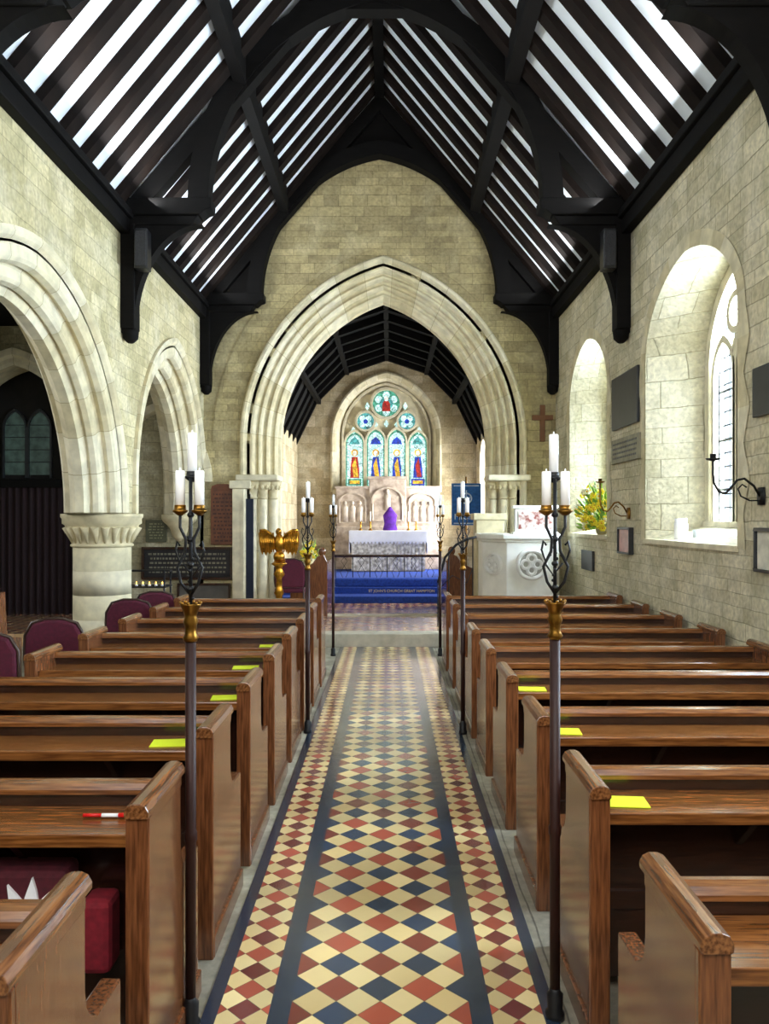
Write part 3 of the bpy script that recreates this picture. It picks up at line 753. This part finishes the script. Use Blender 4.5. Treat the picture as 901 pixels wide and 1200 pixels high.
def card(x, y, z, w=.15, d=.1, r=.1):
    b = B(); b.box(-w/2, w/2, -d/2, d/2, 0, .003); o = b.obj('paper_card', paper_y, label='bright yellow paper card on pew ledge', cat='paper', group='pew cards', loc=(x, y, z)); o.rotation_euler[2] = r
for k, x in ((2, -.86), (3, -.80), (4, -.85), (5, -.82)): card(x, LY[k]+.17, .87-.111)
for k, x in ((1, .78), (2, .77), (3, .79)): card(x, RY[k]+.16, .82-.111, r=-.08)
e = empty('ballpoint_pen', (-.83, LY[1]+.18, .768), 'white pen with red ends on pew ledge', 'pen')
B().tube([(-.02, 0, 0), (.03, .0, 0)], .006).obj('barrel', whitef, e)
B().tube([(-.075, 0, 0), (-.02, 0, 0)], .0055).obj('grip', redpen, e); B().tube([(.03, 0, 0), (.075, 0, 0)], .007).obj('pen_cap', redpen, e)
e = empty('hassock', (-.86, LY[1]+.212, .3), 'red embroidered kneeler standing behind the pew back', 'kneeler', 'hassocks')
B().box(-.05, .04, -.05, .055, 0, .22).obj('cushion', redf, e, bevel=.02)
e = empty('hassock', (-1.09, LY[1]+.20, .36), 'dark red kneeler embroidered with white leaves', 'kneeler', 'hassocks')
B().box(-.16, .15, -.05, .06, 0, .26).obj('cushion', M('dark_red_fabric', '4a0e1a', .85, scale=40), e, bevel=.025)
b = B()
for q in range(5):
    t = -1.1+q*.55; cx_, cz_ = .05, .09
    d = (math.sin(t), math.cos(t)); p = (d[1], -d[0])
    b.prism([(cx_+d[0]*.02, cz_+d[1]*.02), (cx_+d[0]*.06+p[0]*.02, cz_+d[1]*.06+p[1]*.02), (cx_+d[0]*.11+p[0]*.012, cz_+d[1]*.11+p[1]*.012), (cx_+d[0]*.14, cz_+d[1]*.15), (cx_+d[0]*.09-p[0]*.022, cz_+d[1]*.09-p[1]*.022), (cx_+d[0]*.05-p[0]*.016, cz_+d[1]*.05-p[1]*.016)], 'y', -.06, -.05)
b.obj('leaf_embroidery', whitef, e)

# ------------------------------------------------------------ CANDLE STANDS
def stand(x, y, label):
    e = empty('candle_stand', (x, y, 0), label, 'candle stand', 'aisle candle stands')
    b = B(); b.lathe([(.032, 0), (.032, .02), (.025, .03), (.027, .08), (.018, .09), (.018, .1)], n=14); b.obj('foot', iron, e)
    b = B(); b.lathe([(.017, .09), (.0175, .6), (.021, .61), (.021, .63), (.0175, .64), (.0175, 1.27)], n=14); b.obj('pole', polew, e)
    b = B(); b.lathe([(.02, 1.25), (.026, 1.262), (.019, 1.275), (.019, 1.3), (.025, 1.315), (.019, 1.33), (.023, 1.345), (.033, 1.368), (.036, 1.373), (.024, 1.37)], n=16)
    for k in range(8):
        t = k*math.pi/4; b.ball((.032*math.cos(t), .032*math.sin(t), 1.376), .006, 6, 5)
    b.obj('brass_knop', brass_d, e)
    b = B(); b.tube([(0, 0, 1.37), (0, 0, 1.78)], .006)
    for k, (dx, dy) in enumerate(((-.031, -.012), (.031, -.012))):
        b.tube([(0, 0, 1.40), (dx*.9, dy, 1.44), (dx*1.3, dy, 1.49), (dx*.5, dy, 1.54), (dx*.4, dy, 1.58), (dx, dy, 1.62), (dx, dy, 1.67)], .005, 6)
        b.tube([(dx*.5, dy, 1.53), (dx*1.1, dy, 1.51), (dx*1.5, dy, 1.545), (dx*1.3, dy, 1.575), (dx*1.0, dy, 1.56)], .004, 5)
    b.tube([(-.03, .02, 1.50), (0, .03, 1.46), (.03, .02, 1.5)], .004, 5)
    for z in (1.42, 1.5, 1.58, 1.66): b.ball((0, 0, z), (.012, .012, .01), 8, 5)
    for k in range(12):
        t = k*.9; b.ball((.007*math.cos(t), .007*math.sin(t), 1.39+k*.018), .0055, 6, 4)
    b.obj('iron_branches', iron, e)
    for (dx, dy, z) in ((-.031, -.012, 1.67), (.031, -.012, 1.67), (0, .02, 1.78)):
        b = B(); b.lathe([(.008, z-.012), (.024, z), (.026, z+.006), (.02, z+.003), (.018, z+.02), (.019, z+.022), (.015, z+.022)], (dx, dy, 0), 14)
        b.obj('drip_pan', brass_d if z < 1.7 else iron, e)
        b = B(); hgt = .13 if z < 1.7 else .145
        b.lathe([(.0155, z+.012), (.0155, z+hgt), (.013, z+hgt+.003), (.003, z+hgt+.003), (.002, z+hgt+.012)], (dx, dy, 0), 14); b.obj('candle', wax, e)
    return e
s0 = stand(-.64, 2.57, 'tall wooden pole stand with brass knop and three candles')
for (x, y) in ((.55, 2.62), (-.62, 6.1), (.57, 6.07), (-.66, 9.5), (.62, 9.5)): dup(s0, (x, y, 0))

# ------------------------------------------------------------ PULPIT
e = empty('stone_pulpit', (2.02, 10.75, .16), 'white carved stone pulpit with quatrefoil roundels', 'pulpit')
def pp(k, s=1.0): return [(-.42-k, -k), (.26+k*.5, -k), (.36+k*.3, .3-k*.5), (.36+k*.3, .9), (-.70-k, .9), (-.70-k, .36-k*.6)]
b = B(); b.prism(pp(.05), 'z', 0, .1); b.prism(pp(.02), 'z', .1, .18); b.prism(pp(0), 'z', .18, 1.16); b.obj('pulpit_drum', marble2, e, bevel=.012)
b = B(); b.prism(pp(.02), 'z', 1.16, 1.2); b.prism(pp(.05), 'z', 1.2, 1.27); b.obj('pulpit_cornice', marble2, e, bevel=.012)
carve_m = M('carved_white_stone', 'f2f1ec', .55, var=.03)
carve_s = M('carved_recess', 'a8a8a0', .7, var=.1)
for (p0, p1, us) in (((-.42, 0), (.26, 0), 1.0), ((-.70, .36), (-.42, 0), .72)):
    P0_, P1_ = Vector((p0[0], p0[1], 0)), Vector((p1[0], p1[1], 0)); t_ = (P1_-P0_).normalized(); n_ = Vector((t_.y, -t_.x, 0)); mid = (P0_+P1_)/2; hw = (P1_-P0_).length/2
    b = B()
    def PT(u, w, z): v = mid+n_*w+t_*u; return (v.x, v.y, .86+z)
    def tor(r0, r1, w, cu=0, cz=0, n=24):
        for i in range(n):
            A, D = 2*math.pi*i/n, 2*math.pi*(i+1)/n
            q = [PT(us*(cu+rr*math.cos(x_)), ww, us*(cz+rr*math.sin(x_))) for x_ in (A, D) for rr, ww in ((r0, 0), ((r0+r1)/2, w), (r1, 0))]
            b.add(q, [(0,1,4,3),(1,2,5,4)], 0, True)
    tor(.16, .22, .07)
    b.add([PT(us*.17*math.cos(t*.2618), .004, us*.17*math.sin(t*.2618)) for t in range(24)], [list(range(24))], 1)
    for q in range(4): tor(.03, .08, .06, .08*math.cos(q*math.pi/2), .08*math.sin(q*math.pi/2), 16)
    tor(0, .04, .05)
    b.obj('roundel_panel', [carve_m, carve_s], e)
b = B(); b.box(-.30, .26, .05, .12, 1.27, 1.62); b.box(-.33, .29, .02, .16, 1.62, 1.66); b.box(-.33, .29, .02, .16, 1.27, 1.30); b.obj('book_rest', marble2, e, bevel=.01)
b = B(); b.box(-.25, .21, .04, .05, 1.34, 1.58); b.obj('red_inlay_panel', pinkm, e)
b = B(); b.box(1.3, 1.72, 11.75, 12.15, .16, 1.62); b.box(1.26, 1.76, 11.72, 12.18, 1.62, 1.72); b.obj('stone_plinth', V2, label='squared limestone plinth beside the pulpit', cat='plinth', bevel=.012)
e = empty('iron_handrail', (.88, 10.9, .16), 'curved black iron pulpit stair handrail', 'handrail')
b = B(); b.tube([(-.2, 0, .6), (-.1, 0, .95), (.05, 0, 1.12), (.2, 0, 1.2), (.33, 0, 1.23)], .018); b.obj('rail', iron, e)
b = B()
for x, z in ((-.2, .6), (-.05, 1.0), (.12, 1.15), (.28, 1.2)): b.tube([(x, 0, 0), (x, 0, z)], .009, 6)
b.tube([(-.2, 0, .5), (0, 0, .7), (.2, 0, .6), (.28, 0, .8)], .007, 6)
b.obj('balusters', iron, e)
def stall(x, y, sg):
    e = empty('choir_stall', (x, y, .16), 'carved oak choir stall with sloping book desk', 'choir stall', 'choir stalls')
    f = 1 if sg > 0 else -1
    def bx(x0, x1, *r): return B().box(min(f*x0, f*x1), max(f*x0, f*x1), *r)
    b = B(); b.prism([(f*p, q) for p, q in [(-.28, 0), (-.28, .82), (-.22, .95), (-.12, .9), (-.05, .8), (.1, .72), (.28, .68), (.28, 0)]], 'y', -.03, .03); b.ball((-f*.2, 0, .98), (.06, .04, .07)); b.obj('stall_end', wood_e, e, bevel=.008)
    bx(-.27, -.23, 0.03, 1.2, 0, .8).obj('desk_front', wood_e, e)
    b = B(); b.prism([(f*p, q) for p, q in [(-.29, .8), (.02, .7), (.02, .73), (-.29, .83)]], 'y', 0.03, 1.2); b.obj('desk_top', wood_m, e)
    bx(-.05, .27, 0.03, 1.2, .4, .44).obj('seat', wood_m, e)
    return e
stall(-1.2, 12.0, -1); stall(1.18, 12.3, 1)
# ------------------------------------------------------------ EAGLE LECTERN
eagle_m = M('polished_brass', 'b8842e', .3, 1, var=.5, scale=18)
e = empty('eagle_lectern', (-1.50, 10.9, .16), 'polished brass eagle lectern with outspread wings', 'lectern')
b = B(); b.lathe([(.22, 0), (.22, .04), (.16, .07), (.15, .1), (.06, .16), (.05, .22), (.085, .28), (.05, .34), (.045, .42), (.07, .46), (.045, .52), (.04, .66), (.08, .72), (.05, .78), (.05, .82), (.11, .86), (.09, .88)], n=24); b.obj('lectern_stem', eagle_m, e)
b = B(); b.ball((0, 0, .96), .08, 16, 10); b.obj('orb', eagle_m, e)
b = B(); b.ball((0, 0, 1.14), (.07, .085, .14), 14, 10); b.ball((0, -.04, 1.3), (.042, .055, .055), 12, 8); b.tube([(0, -.08, 1.31), (0, -.12, 1.3), (0, -.13, 1.27)], [.02, .014, .003], 8)
b.tube([(-.03, 0, 1.04), (-.03, -.02, .98)], .012, 6); b.tube([(.03, 0, 1.04), (.03, -.02, .98)], .012, 6)
b.prism([(-.05, 1.03), (.05, 1.03), (.08, .88), (0, .85), (-.08, .88)], 'y', .05, .07)
b.obj('eagle_body', eagle_m, e)
for sx in (-1, 1):
    b = B()
    wing = [(.04, 1.2), (.1, 1.27), (.18, 1.32), (.25, 1.33), (.28, 1.28), (.275, 1.15), (.255, 1.05), (.23, .98), (.21, 1.03), (.18, .97), (.155, 1.03), (.12, .99), (.1, 1.05), (.05, 1.06)]
    b.prism([(sx*p[0], p[1]) for p in wing], 'y', -.01, .03)
    for k in range(7):
        t = k/6; x = .08+t*.17; b.tube([(sx*x, -.02, 1.29+.03*t), (sx*(x-.005), -.03, 1.15), (sx*(x-.01), -.015, 1.02)], [.012, .014, .008], 6)
    b.tube([(sx*.05, -.02, 1.2), (sx*.12, -.03, 1.28), (sx*.19, -.03, 1.325), (sx*.26, -.02, 1.32)], .018, 8)
    w = b.obj('wing', eagle_m, e)
def chair(loc, rz, label):
    e = empty('upholstered_chair', loc, label, 'chair', 'maroon chairs'); e.rotation_euler[2] = rz
    b = B(); pts = [(-.2, .5), (.2, .5), (.215, .6), (.21, .78), (.16, .87), (.06, .9), (-.06, .9), (-.16, .87), (-.21, .78), (-.215, .6)]
    b.prism(pts, 'y', -.225, -.17); b.obj('backrest', maroon_f, e, bevel=.02)
    b = B(); b.tube([(p[0]*1.04, -.2, p[1]*1.0+.006) for p in pts[1:]+pts[:1]], .011, 6); b.obj('back_frame', chrome, e)
    B().box(-.22, .22, -.2, .24, .42, .49).obj('seat', maroon_f, e, bevel=.025)
    for sx in (-1, 1):
        for y in (-.19, .2):
            B().tube([(sx*.2, y, 0), (sx*.19, y, .43 if y > 0 else .6)], .012, 8).obj('leg', chrome, e)
    return e
ch = chair((-2.46, 6.05, 0), .0, 'maroon upholstered chair with rounded back')
for l in ((-2.62, 5.35, 0), (-2.36, 7.45, 0), (-2.34, 8.2, 0)): dup(ch, l)
dup(ch, (-1.40, 11.5, .16))
e = empty('oak_bench', (-3.9, 6.9, 0), 'plain oak bench standing in the side aisle', 'bench')
b = B(); b.box(-.5, .5, .0, .04, .3, .98); b.obj('bench_back', wood_e, e, bevel=.01)
b = B(); b.box(-.5, .5, .0, .4, .42, .46); b.obj('bench_seat', wood_m, e)
for s in (-1, 1): B().prism([(-.03, 0), (-.03, 1.0), (.08, 1.0), (.12, .6), (.4, .55), (.4, 0)], 'x', s*.5-.03, s*.5+.03).obj('bench_end', wood_e, e)

# ------------------------------------------------------------ wall fittings
def plate(name, x0, x1, y0, y1, z0, z1, mat, label, cat, frame=None, fw=.03, face='y'):
    e = empty(name, ((x0+x1)/2, (y0+y1)/2, z0), label, cat)
    X0, X1, Y0_, Y1_ = x0-(x0+x1)/2, x1-(x0+x1)/2, y0-(y0+y1)/2, y1-(y0+y1)/2; h = z1-z0
    B().box(X0, X1, Y0_, Y1_, 0, h).obj('panel', mat, e, bevel=.004)
    if frame:
        b = B()
        if face == 'y':
            for q in ((X0-fw, X1+fw, -fw, 0), (X0-fw, X1+fw, h, h+fw), (X0-fw, X0, 0, h), (X1, X1+fw, 0, h)): b.box(q[0], q[1], Y0_-.02, Y1_, q[2], q[3])
        else:
            for q in ((Y0_-fw, Y1_+fw, -fw, 0), (Y0_-fw, Y1_+fw, h, h+fw), (Y0_-fw, Y0_, 0, h), (Y1_, Y1_+fw, 0, h)): b.box(X0-.02, X1, q[0], q[1], q[2], q[3])
        b.obj('frame', frame, e, bevel=.005)
    return e
def letters(e, x0, x1, z0, z1, rows, y, mat, face='y', seed=1):
    rnd = random.Random(seed); b = B(); dz = (z1-z0)/rows
    for r in range(rows):
        z = z1-(r+.7)*dz; u = x0+rnd.uniform(0, .04)
        while u < x1-.02:
            w_ = rnd.uniform(.015, .06); w_ = min(w_, x1-u)
            if face == 'y': b.box(u, u+w_, y-.003, y, z, z+dz*.42)
            else: b.box(y-.003, y, u, u+w_, z, z+dz*.42)
            u += w_+.02
    b.obj('lettering', mat, e)
e = plate('memorial_board', -3.74, -2.42, YE-.05, YE-.01, .74, 1.17, M('board_black', '1c1a1e', .3), 'long framed dark memorial board with pale lettering', 'board', wood_d, .035)
letters(e, -.6, .6, .05, .39, 5, -.022, M('pale_letter', '6e6a5a', .6))
e = plate('framed_notice', -3.2, -2.45, YE-.05, YE-.01, .38, .62, M('notice_dark', '4a4640', .5), 'low framed notice beneath the memorial board', 'notice', wood_d, .03)
e = plate('carved_board', -2.72, -2.36, YE-.05, YE-.01, 1.24, 2.08, boardw, 'tall carved wooden roll board with rounded top', 'board')
letters(e, -.15, .15, .03, .8, 13, -.022, M('carve_letter', '3a1c0e', .6), seed=4)  # dark brown marks suggest rows of lettering on the board
B().prism([(-.18, .84), (.18, .84), (.16, .9), (.08, .93), (-.08, .93), (-.16, .9)], 'y', -.02, .02).obj('board_crest', boardw, e)
e = plate('wall_plaque', -3.72, -3.40, YE-.04, YE-.01, 1.28, 1.62, M('bronze_plaque', '4f5038', .5), 'small bronze memorial plaque on aisle wall', 'plaque')
letters(e, -.13, .13, .04, .3, 6, -.018, M('plaque_text', '8c8c6a', .6), seed=6)
def wy(u): return (XR)*F/(u-455)
def wz(v, y): return H0+(607-v)/F*y
def rplate(u0, u1, v0, v1, name, mat, label, cat, frame=None, fw=.02):
    y1, y0 = wy(u0), wy(u1); ym = (y0+y1)/2; z1, z0 = wz(v0, ym), wz(v1, ym)
    return plate(name, XR-.035, XR-.003, y0, y1, z0, z1, mat, label, cat, frame, fw, 'x'), y0, y1, z0, z1
e, *_ = rplate(720, 750, 437, 500, 'slate_tablet', slate_m, 'dark slate memorial tablet on stone wall', 'plaque')
e, y0, y1, z0, z1 = rplate(720, 752, 512, 541, 'stone_tablet', M('tablet_stone', '8a8672', .7), 'small grey stone inscribed tablet', 'plaque')
letters(e, -(y1-y0)/2+.05, (y1-y0)/2-.05, .03, z1-z0-.03, 4, -.016, slate_m, 'x', 8)
rplate(887, 915, 427, 486, 'slate_tablet', slate_m, 'dark slate memorial tablet nearer the bracket lamp', 'plaque')
rplate(729, 742, 620, 647, 'framed_picture', M('picture_paper', 'cfa8a0', .5), 'small framed picture on the wall', 'picture', slate_m)
rplate(893, 915, 622, 668, 'framed_picture', M('picture_light', 'd8d4c4', .5), 'framed notice with pale paper on wall', 'picture', slate_m)
rplate(684, 697, 645, 668, 'wall_box', slate_m, 'small dark box low on the wall', 'box')
e = empty('wall_cross', (2.36, YE-.04, 2.82), 'plain brown wooden cross on stone wall', 'cross')
b = B(); b.box(-.038, .038, -.02, .02, 0, .56); b.box(-.16, .16, -.022, .022, .33, .405); b.obj('cross_body', M('cross_wood', '6e4524', .6, var=.1), e, bevel=.004)
def sconce(y, zw, dx, dz, mat, label):
    e = empty('candle_sconce', (XR-.01, y, zw), label, 'sconce')
    b = B(); b.lathe([(.05, -.06), (.06, 0), (.05, .06)], n=12, sx=.25); b.obj('wall_boss', mat, e)
    b = B()
    P = [(-.01, 0), (-.05, .07), (-dx*.35, .12), (-dx*.5, .11), (-dx*.62, .06), (-dx*.74, .02), (-dx*.88, .03), (-dx*.98, .09), (-dx, .15), (-dx, dz)]
    b.tube([(p[0], 0, p[1]) for p in P], .009, 8)
    b.tube([(-.02, 0, -.03), (-.08, 0, -.03), (-.14, 0, .0), (-.16, 0, .05), (-.13, 0, .08), (-.1, 0, .06)], .006, 6); b.obj('curved_arm', mat, e)
    b = B(); b.lathe([(.01, dz-.01), (.045, dz), (.05, dz+.01), (.02, dz+.01), (.02, dz+.04), (.016, dz+.04)], (-dx, 0, 0), 14); b.obj('candle_cup', mat, e)
sconce(5.45, 1.80, .33, .25, iron, 'black iron candle sconce on curved arm'); sconce(8.47, 1.70, .3, .33, brass_d, 'brass candle sconce on curved arm')
e = empty('white_jar', (XR+.12, 7.3, 1.445), 'white ceramic jar on the window sill', 'jar')
B().lathe([(.05, 0), (.06, .01), (.06, .15), (.052, .17), (.055, .2), (.045, .2)], n=18).obj('jar_body', whitef, e)
e = empty('clear_jar', (XR+.18, 7.05, 1.445), 'small clear glass tumbler on the window sill', 'jar')
B().lathe([(.035, 0), (.04, .01), (.045, .1), (.04, .1)], n=16).obj('tumbler', M('pale_glass', 'd4dde0', .1), e)
def flowers(loc, s, label, n=170, cx=0):
    e = empty('flower_arrangement', loc, label, 'flowers')
    B().lathe([(.09*s, 0), (.11*s, .02), (.12*s, .08), (.09*s, .12), (.1*s, .14)], n=16).obj('bowl', V2, e)
    rnd = random.Random(3); b = B(); f = B()
    for k in range(n):
        a = rnd.uniform(0, 6.28); el = rnd.uniform(-.6, 1.45); r = s*rnd.uniform(.12, .36)
        p = (cx+r*math.cos(a)*math.cos(el)*.75, r*math.sin(a)*math.cos(el)*1.1, .2*s+max(-.12*s, r*math.sin(el)*1.2))
        if k % 3 == 0:
            for q in range(6):
                t = q*1.047; rr = .026*s
                f.ball((p[0]+rr*math.cos(t), p[1]-.02, p[2]+rr*math.sin(t)), (.016*s, .013*s, .016*s), 6, 4, mi=[0, 0, 2, 0, 0, 2, 0][k//3 % 7])
            f.ball((p[0], p[1]-.03, p[2]), (.01*s, .008*s, .01*s), 6, 4, mi=1)
        else:
            d = Vector(p).normalized(); q2 = Vector((rnd.uniform(-1, 1), rnd.uniform(-1, 1), rnd.uniform(-1, 1))).normalized()*.022*s
            P0 = Vector(p); b.add([P0-d*.06*s, P0+q2, P0+d*.06*s, P0-q2], [(0,1,2,3)])
        if k % 5 == 0: b.tube([(0, 0, .12*s), p], .004*s, 4)
    b.obj('foliage', green_m, e, kind='stuff'); f.obj('blossoms', [yellow_fl, orange_fl, white_fl], e, kind='stuff')
flowers((XR+.10, 9.75, 1.445), 1.05, 'yellow and white flower arrangement on window sill', 300, cx=-.1)
flowers((-1.35, 13.6, .86), .7, 'flower arrangement on a stand in the chancel')
e = empty('flower_pedestal', (-1.35, 13.6, .16), 'slim stone pedestal carrying flowers', 'pedestal'); B().lathe([(.14, 0), (.14, .05), (.06, .1), (.05, .6), (.1, .66), (.12, .7)], n=16).obj('pedestal_body', V2, e)
e = empty('votive_stand', (-3.25, 10.6, 0.16), 'black iron votive stand with lit tealights', 'votive stand')
b = B()
for x in (-.3, .3):
    for y in (-.15, .15): b.tube([(x, y, 0), (x, y, .8)], .012, 6)
b.box(-.32, .32, -.17, .17, .57, .59); b.box(-.32, .32, .05, .17, .77, .79); b.obj('iron_frame', iron, e)
flame = M('candle_flame', 'ffb347', .5, emis=6)
for k in range(7):
    x = -.26+k*.086; b = B(); b.lathe([(.02, 0), (.02, .02)], (x, -.08, .59), 10); b.obj('tealight', wax, e)
    b = B(); b.ball((x, -.08, .63), (.007, .007, .016), 6, 5); b.obj('flame', flame, e)

# ------------------------------------------------------------ LIGHT
def area(loc, rot, sx, sy, p, col=(1, 1, 1), name='area'):
    l = bpy.data.lights.new(name, 'AREA'); l.shape = 'RECTANGLE'; l.size = sx; l.size_y = sy; l.energy = p; l.color = col
    o = bpy.data.objects.new(name, l); o.location = loc; o.rotation_euler = rot; C.objects.link(o); return o
for c in WC: area((XR+1.0, c+.05, 2.7), (0, math.pi/2, 0), 2.8, 2.4, 1150, (.82, .92, 1), 'window_daylight')
area((XC, -1.4, 3.4), (math.radians(78), 0, 0), 4.5, 3.5, 260, (.97, .98, 1), 'added_west_fill')  # added nave fill behind the camera; the west wall has no window
area((CR+.8, 14.3, 2.3), (0, math.pi/2, 0), 1.8, 1.2, 330, (.95, .98, 1), 'chancel_daylight')
area((CR+.8, 17.2, 2.4), (0, math.pi/2, 0), 1.8, 1.2, 330, (.95, .98, 1), 'chancel_daylight')
area((-6.3, 7, 3.2), (0, -math.pi/2, 0), 1.5, 2.5, 60, (.9, .95, 1), 'added_aisle_fill')  # added lamp inside the dark aisle; the wall behind has no window
for sx in (-1, 1):
    d = Vector((-sx*1.0, 0, 1.25)).normalized()
    area((XC+sx*(W-.35), 5.5, 4.98), Vector((0, 0, -1)).rotation_difference(d).to_euler(), .12, 12.5, 105, (.92, .97, 1), 'added_roof_fill')  # added lamps with no real fitting, to brighten the white roof plaster
w = bpy.data.worlds.new('World'); bpy.context.scene.world = w; w.use_nodes = True
bg = w.node_tree.nodes['Background']; bg.inputs[0].default_value = (.82, .92, 1, 1); bg.inputs[1].default_value = 1.3
# ------------------------------------------------------------ CAMERA
cam = bpy.data.cameras.new('cam'); co = bpy.data.objects.new('camera', cam); C.objects.link(co)
co.location = (0, 0, H0); co.rotation_euler = (math.pi/2, 0, 0)
cam.sensor_width = 36; cam.sensor_fit = 'AUTO'; cam.lens = F/1200*36; cam.clip_start = .05
cam.shift_x = -4.5/1200; cam.shift_y = 7/1200
bpy.context.scene.camera = co
try:
    bpy.context.scene.view_settings.view_transform = 'Standard'
    bpy.context.scene.view_settings.look = 'None'
    bpy.context.scene.view_settings.exposure = .52
except Exception as ex: print(ex)
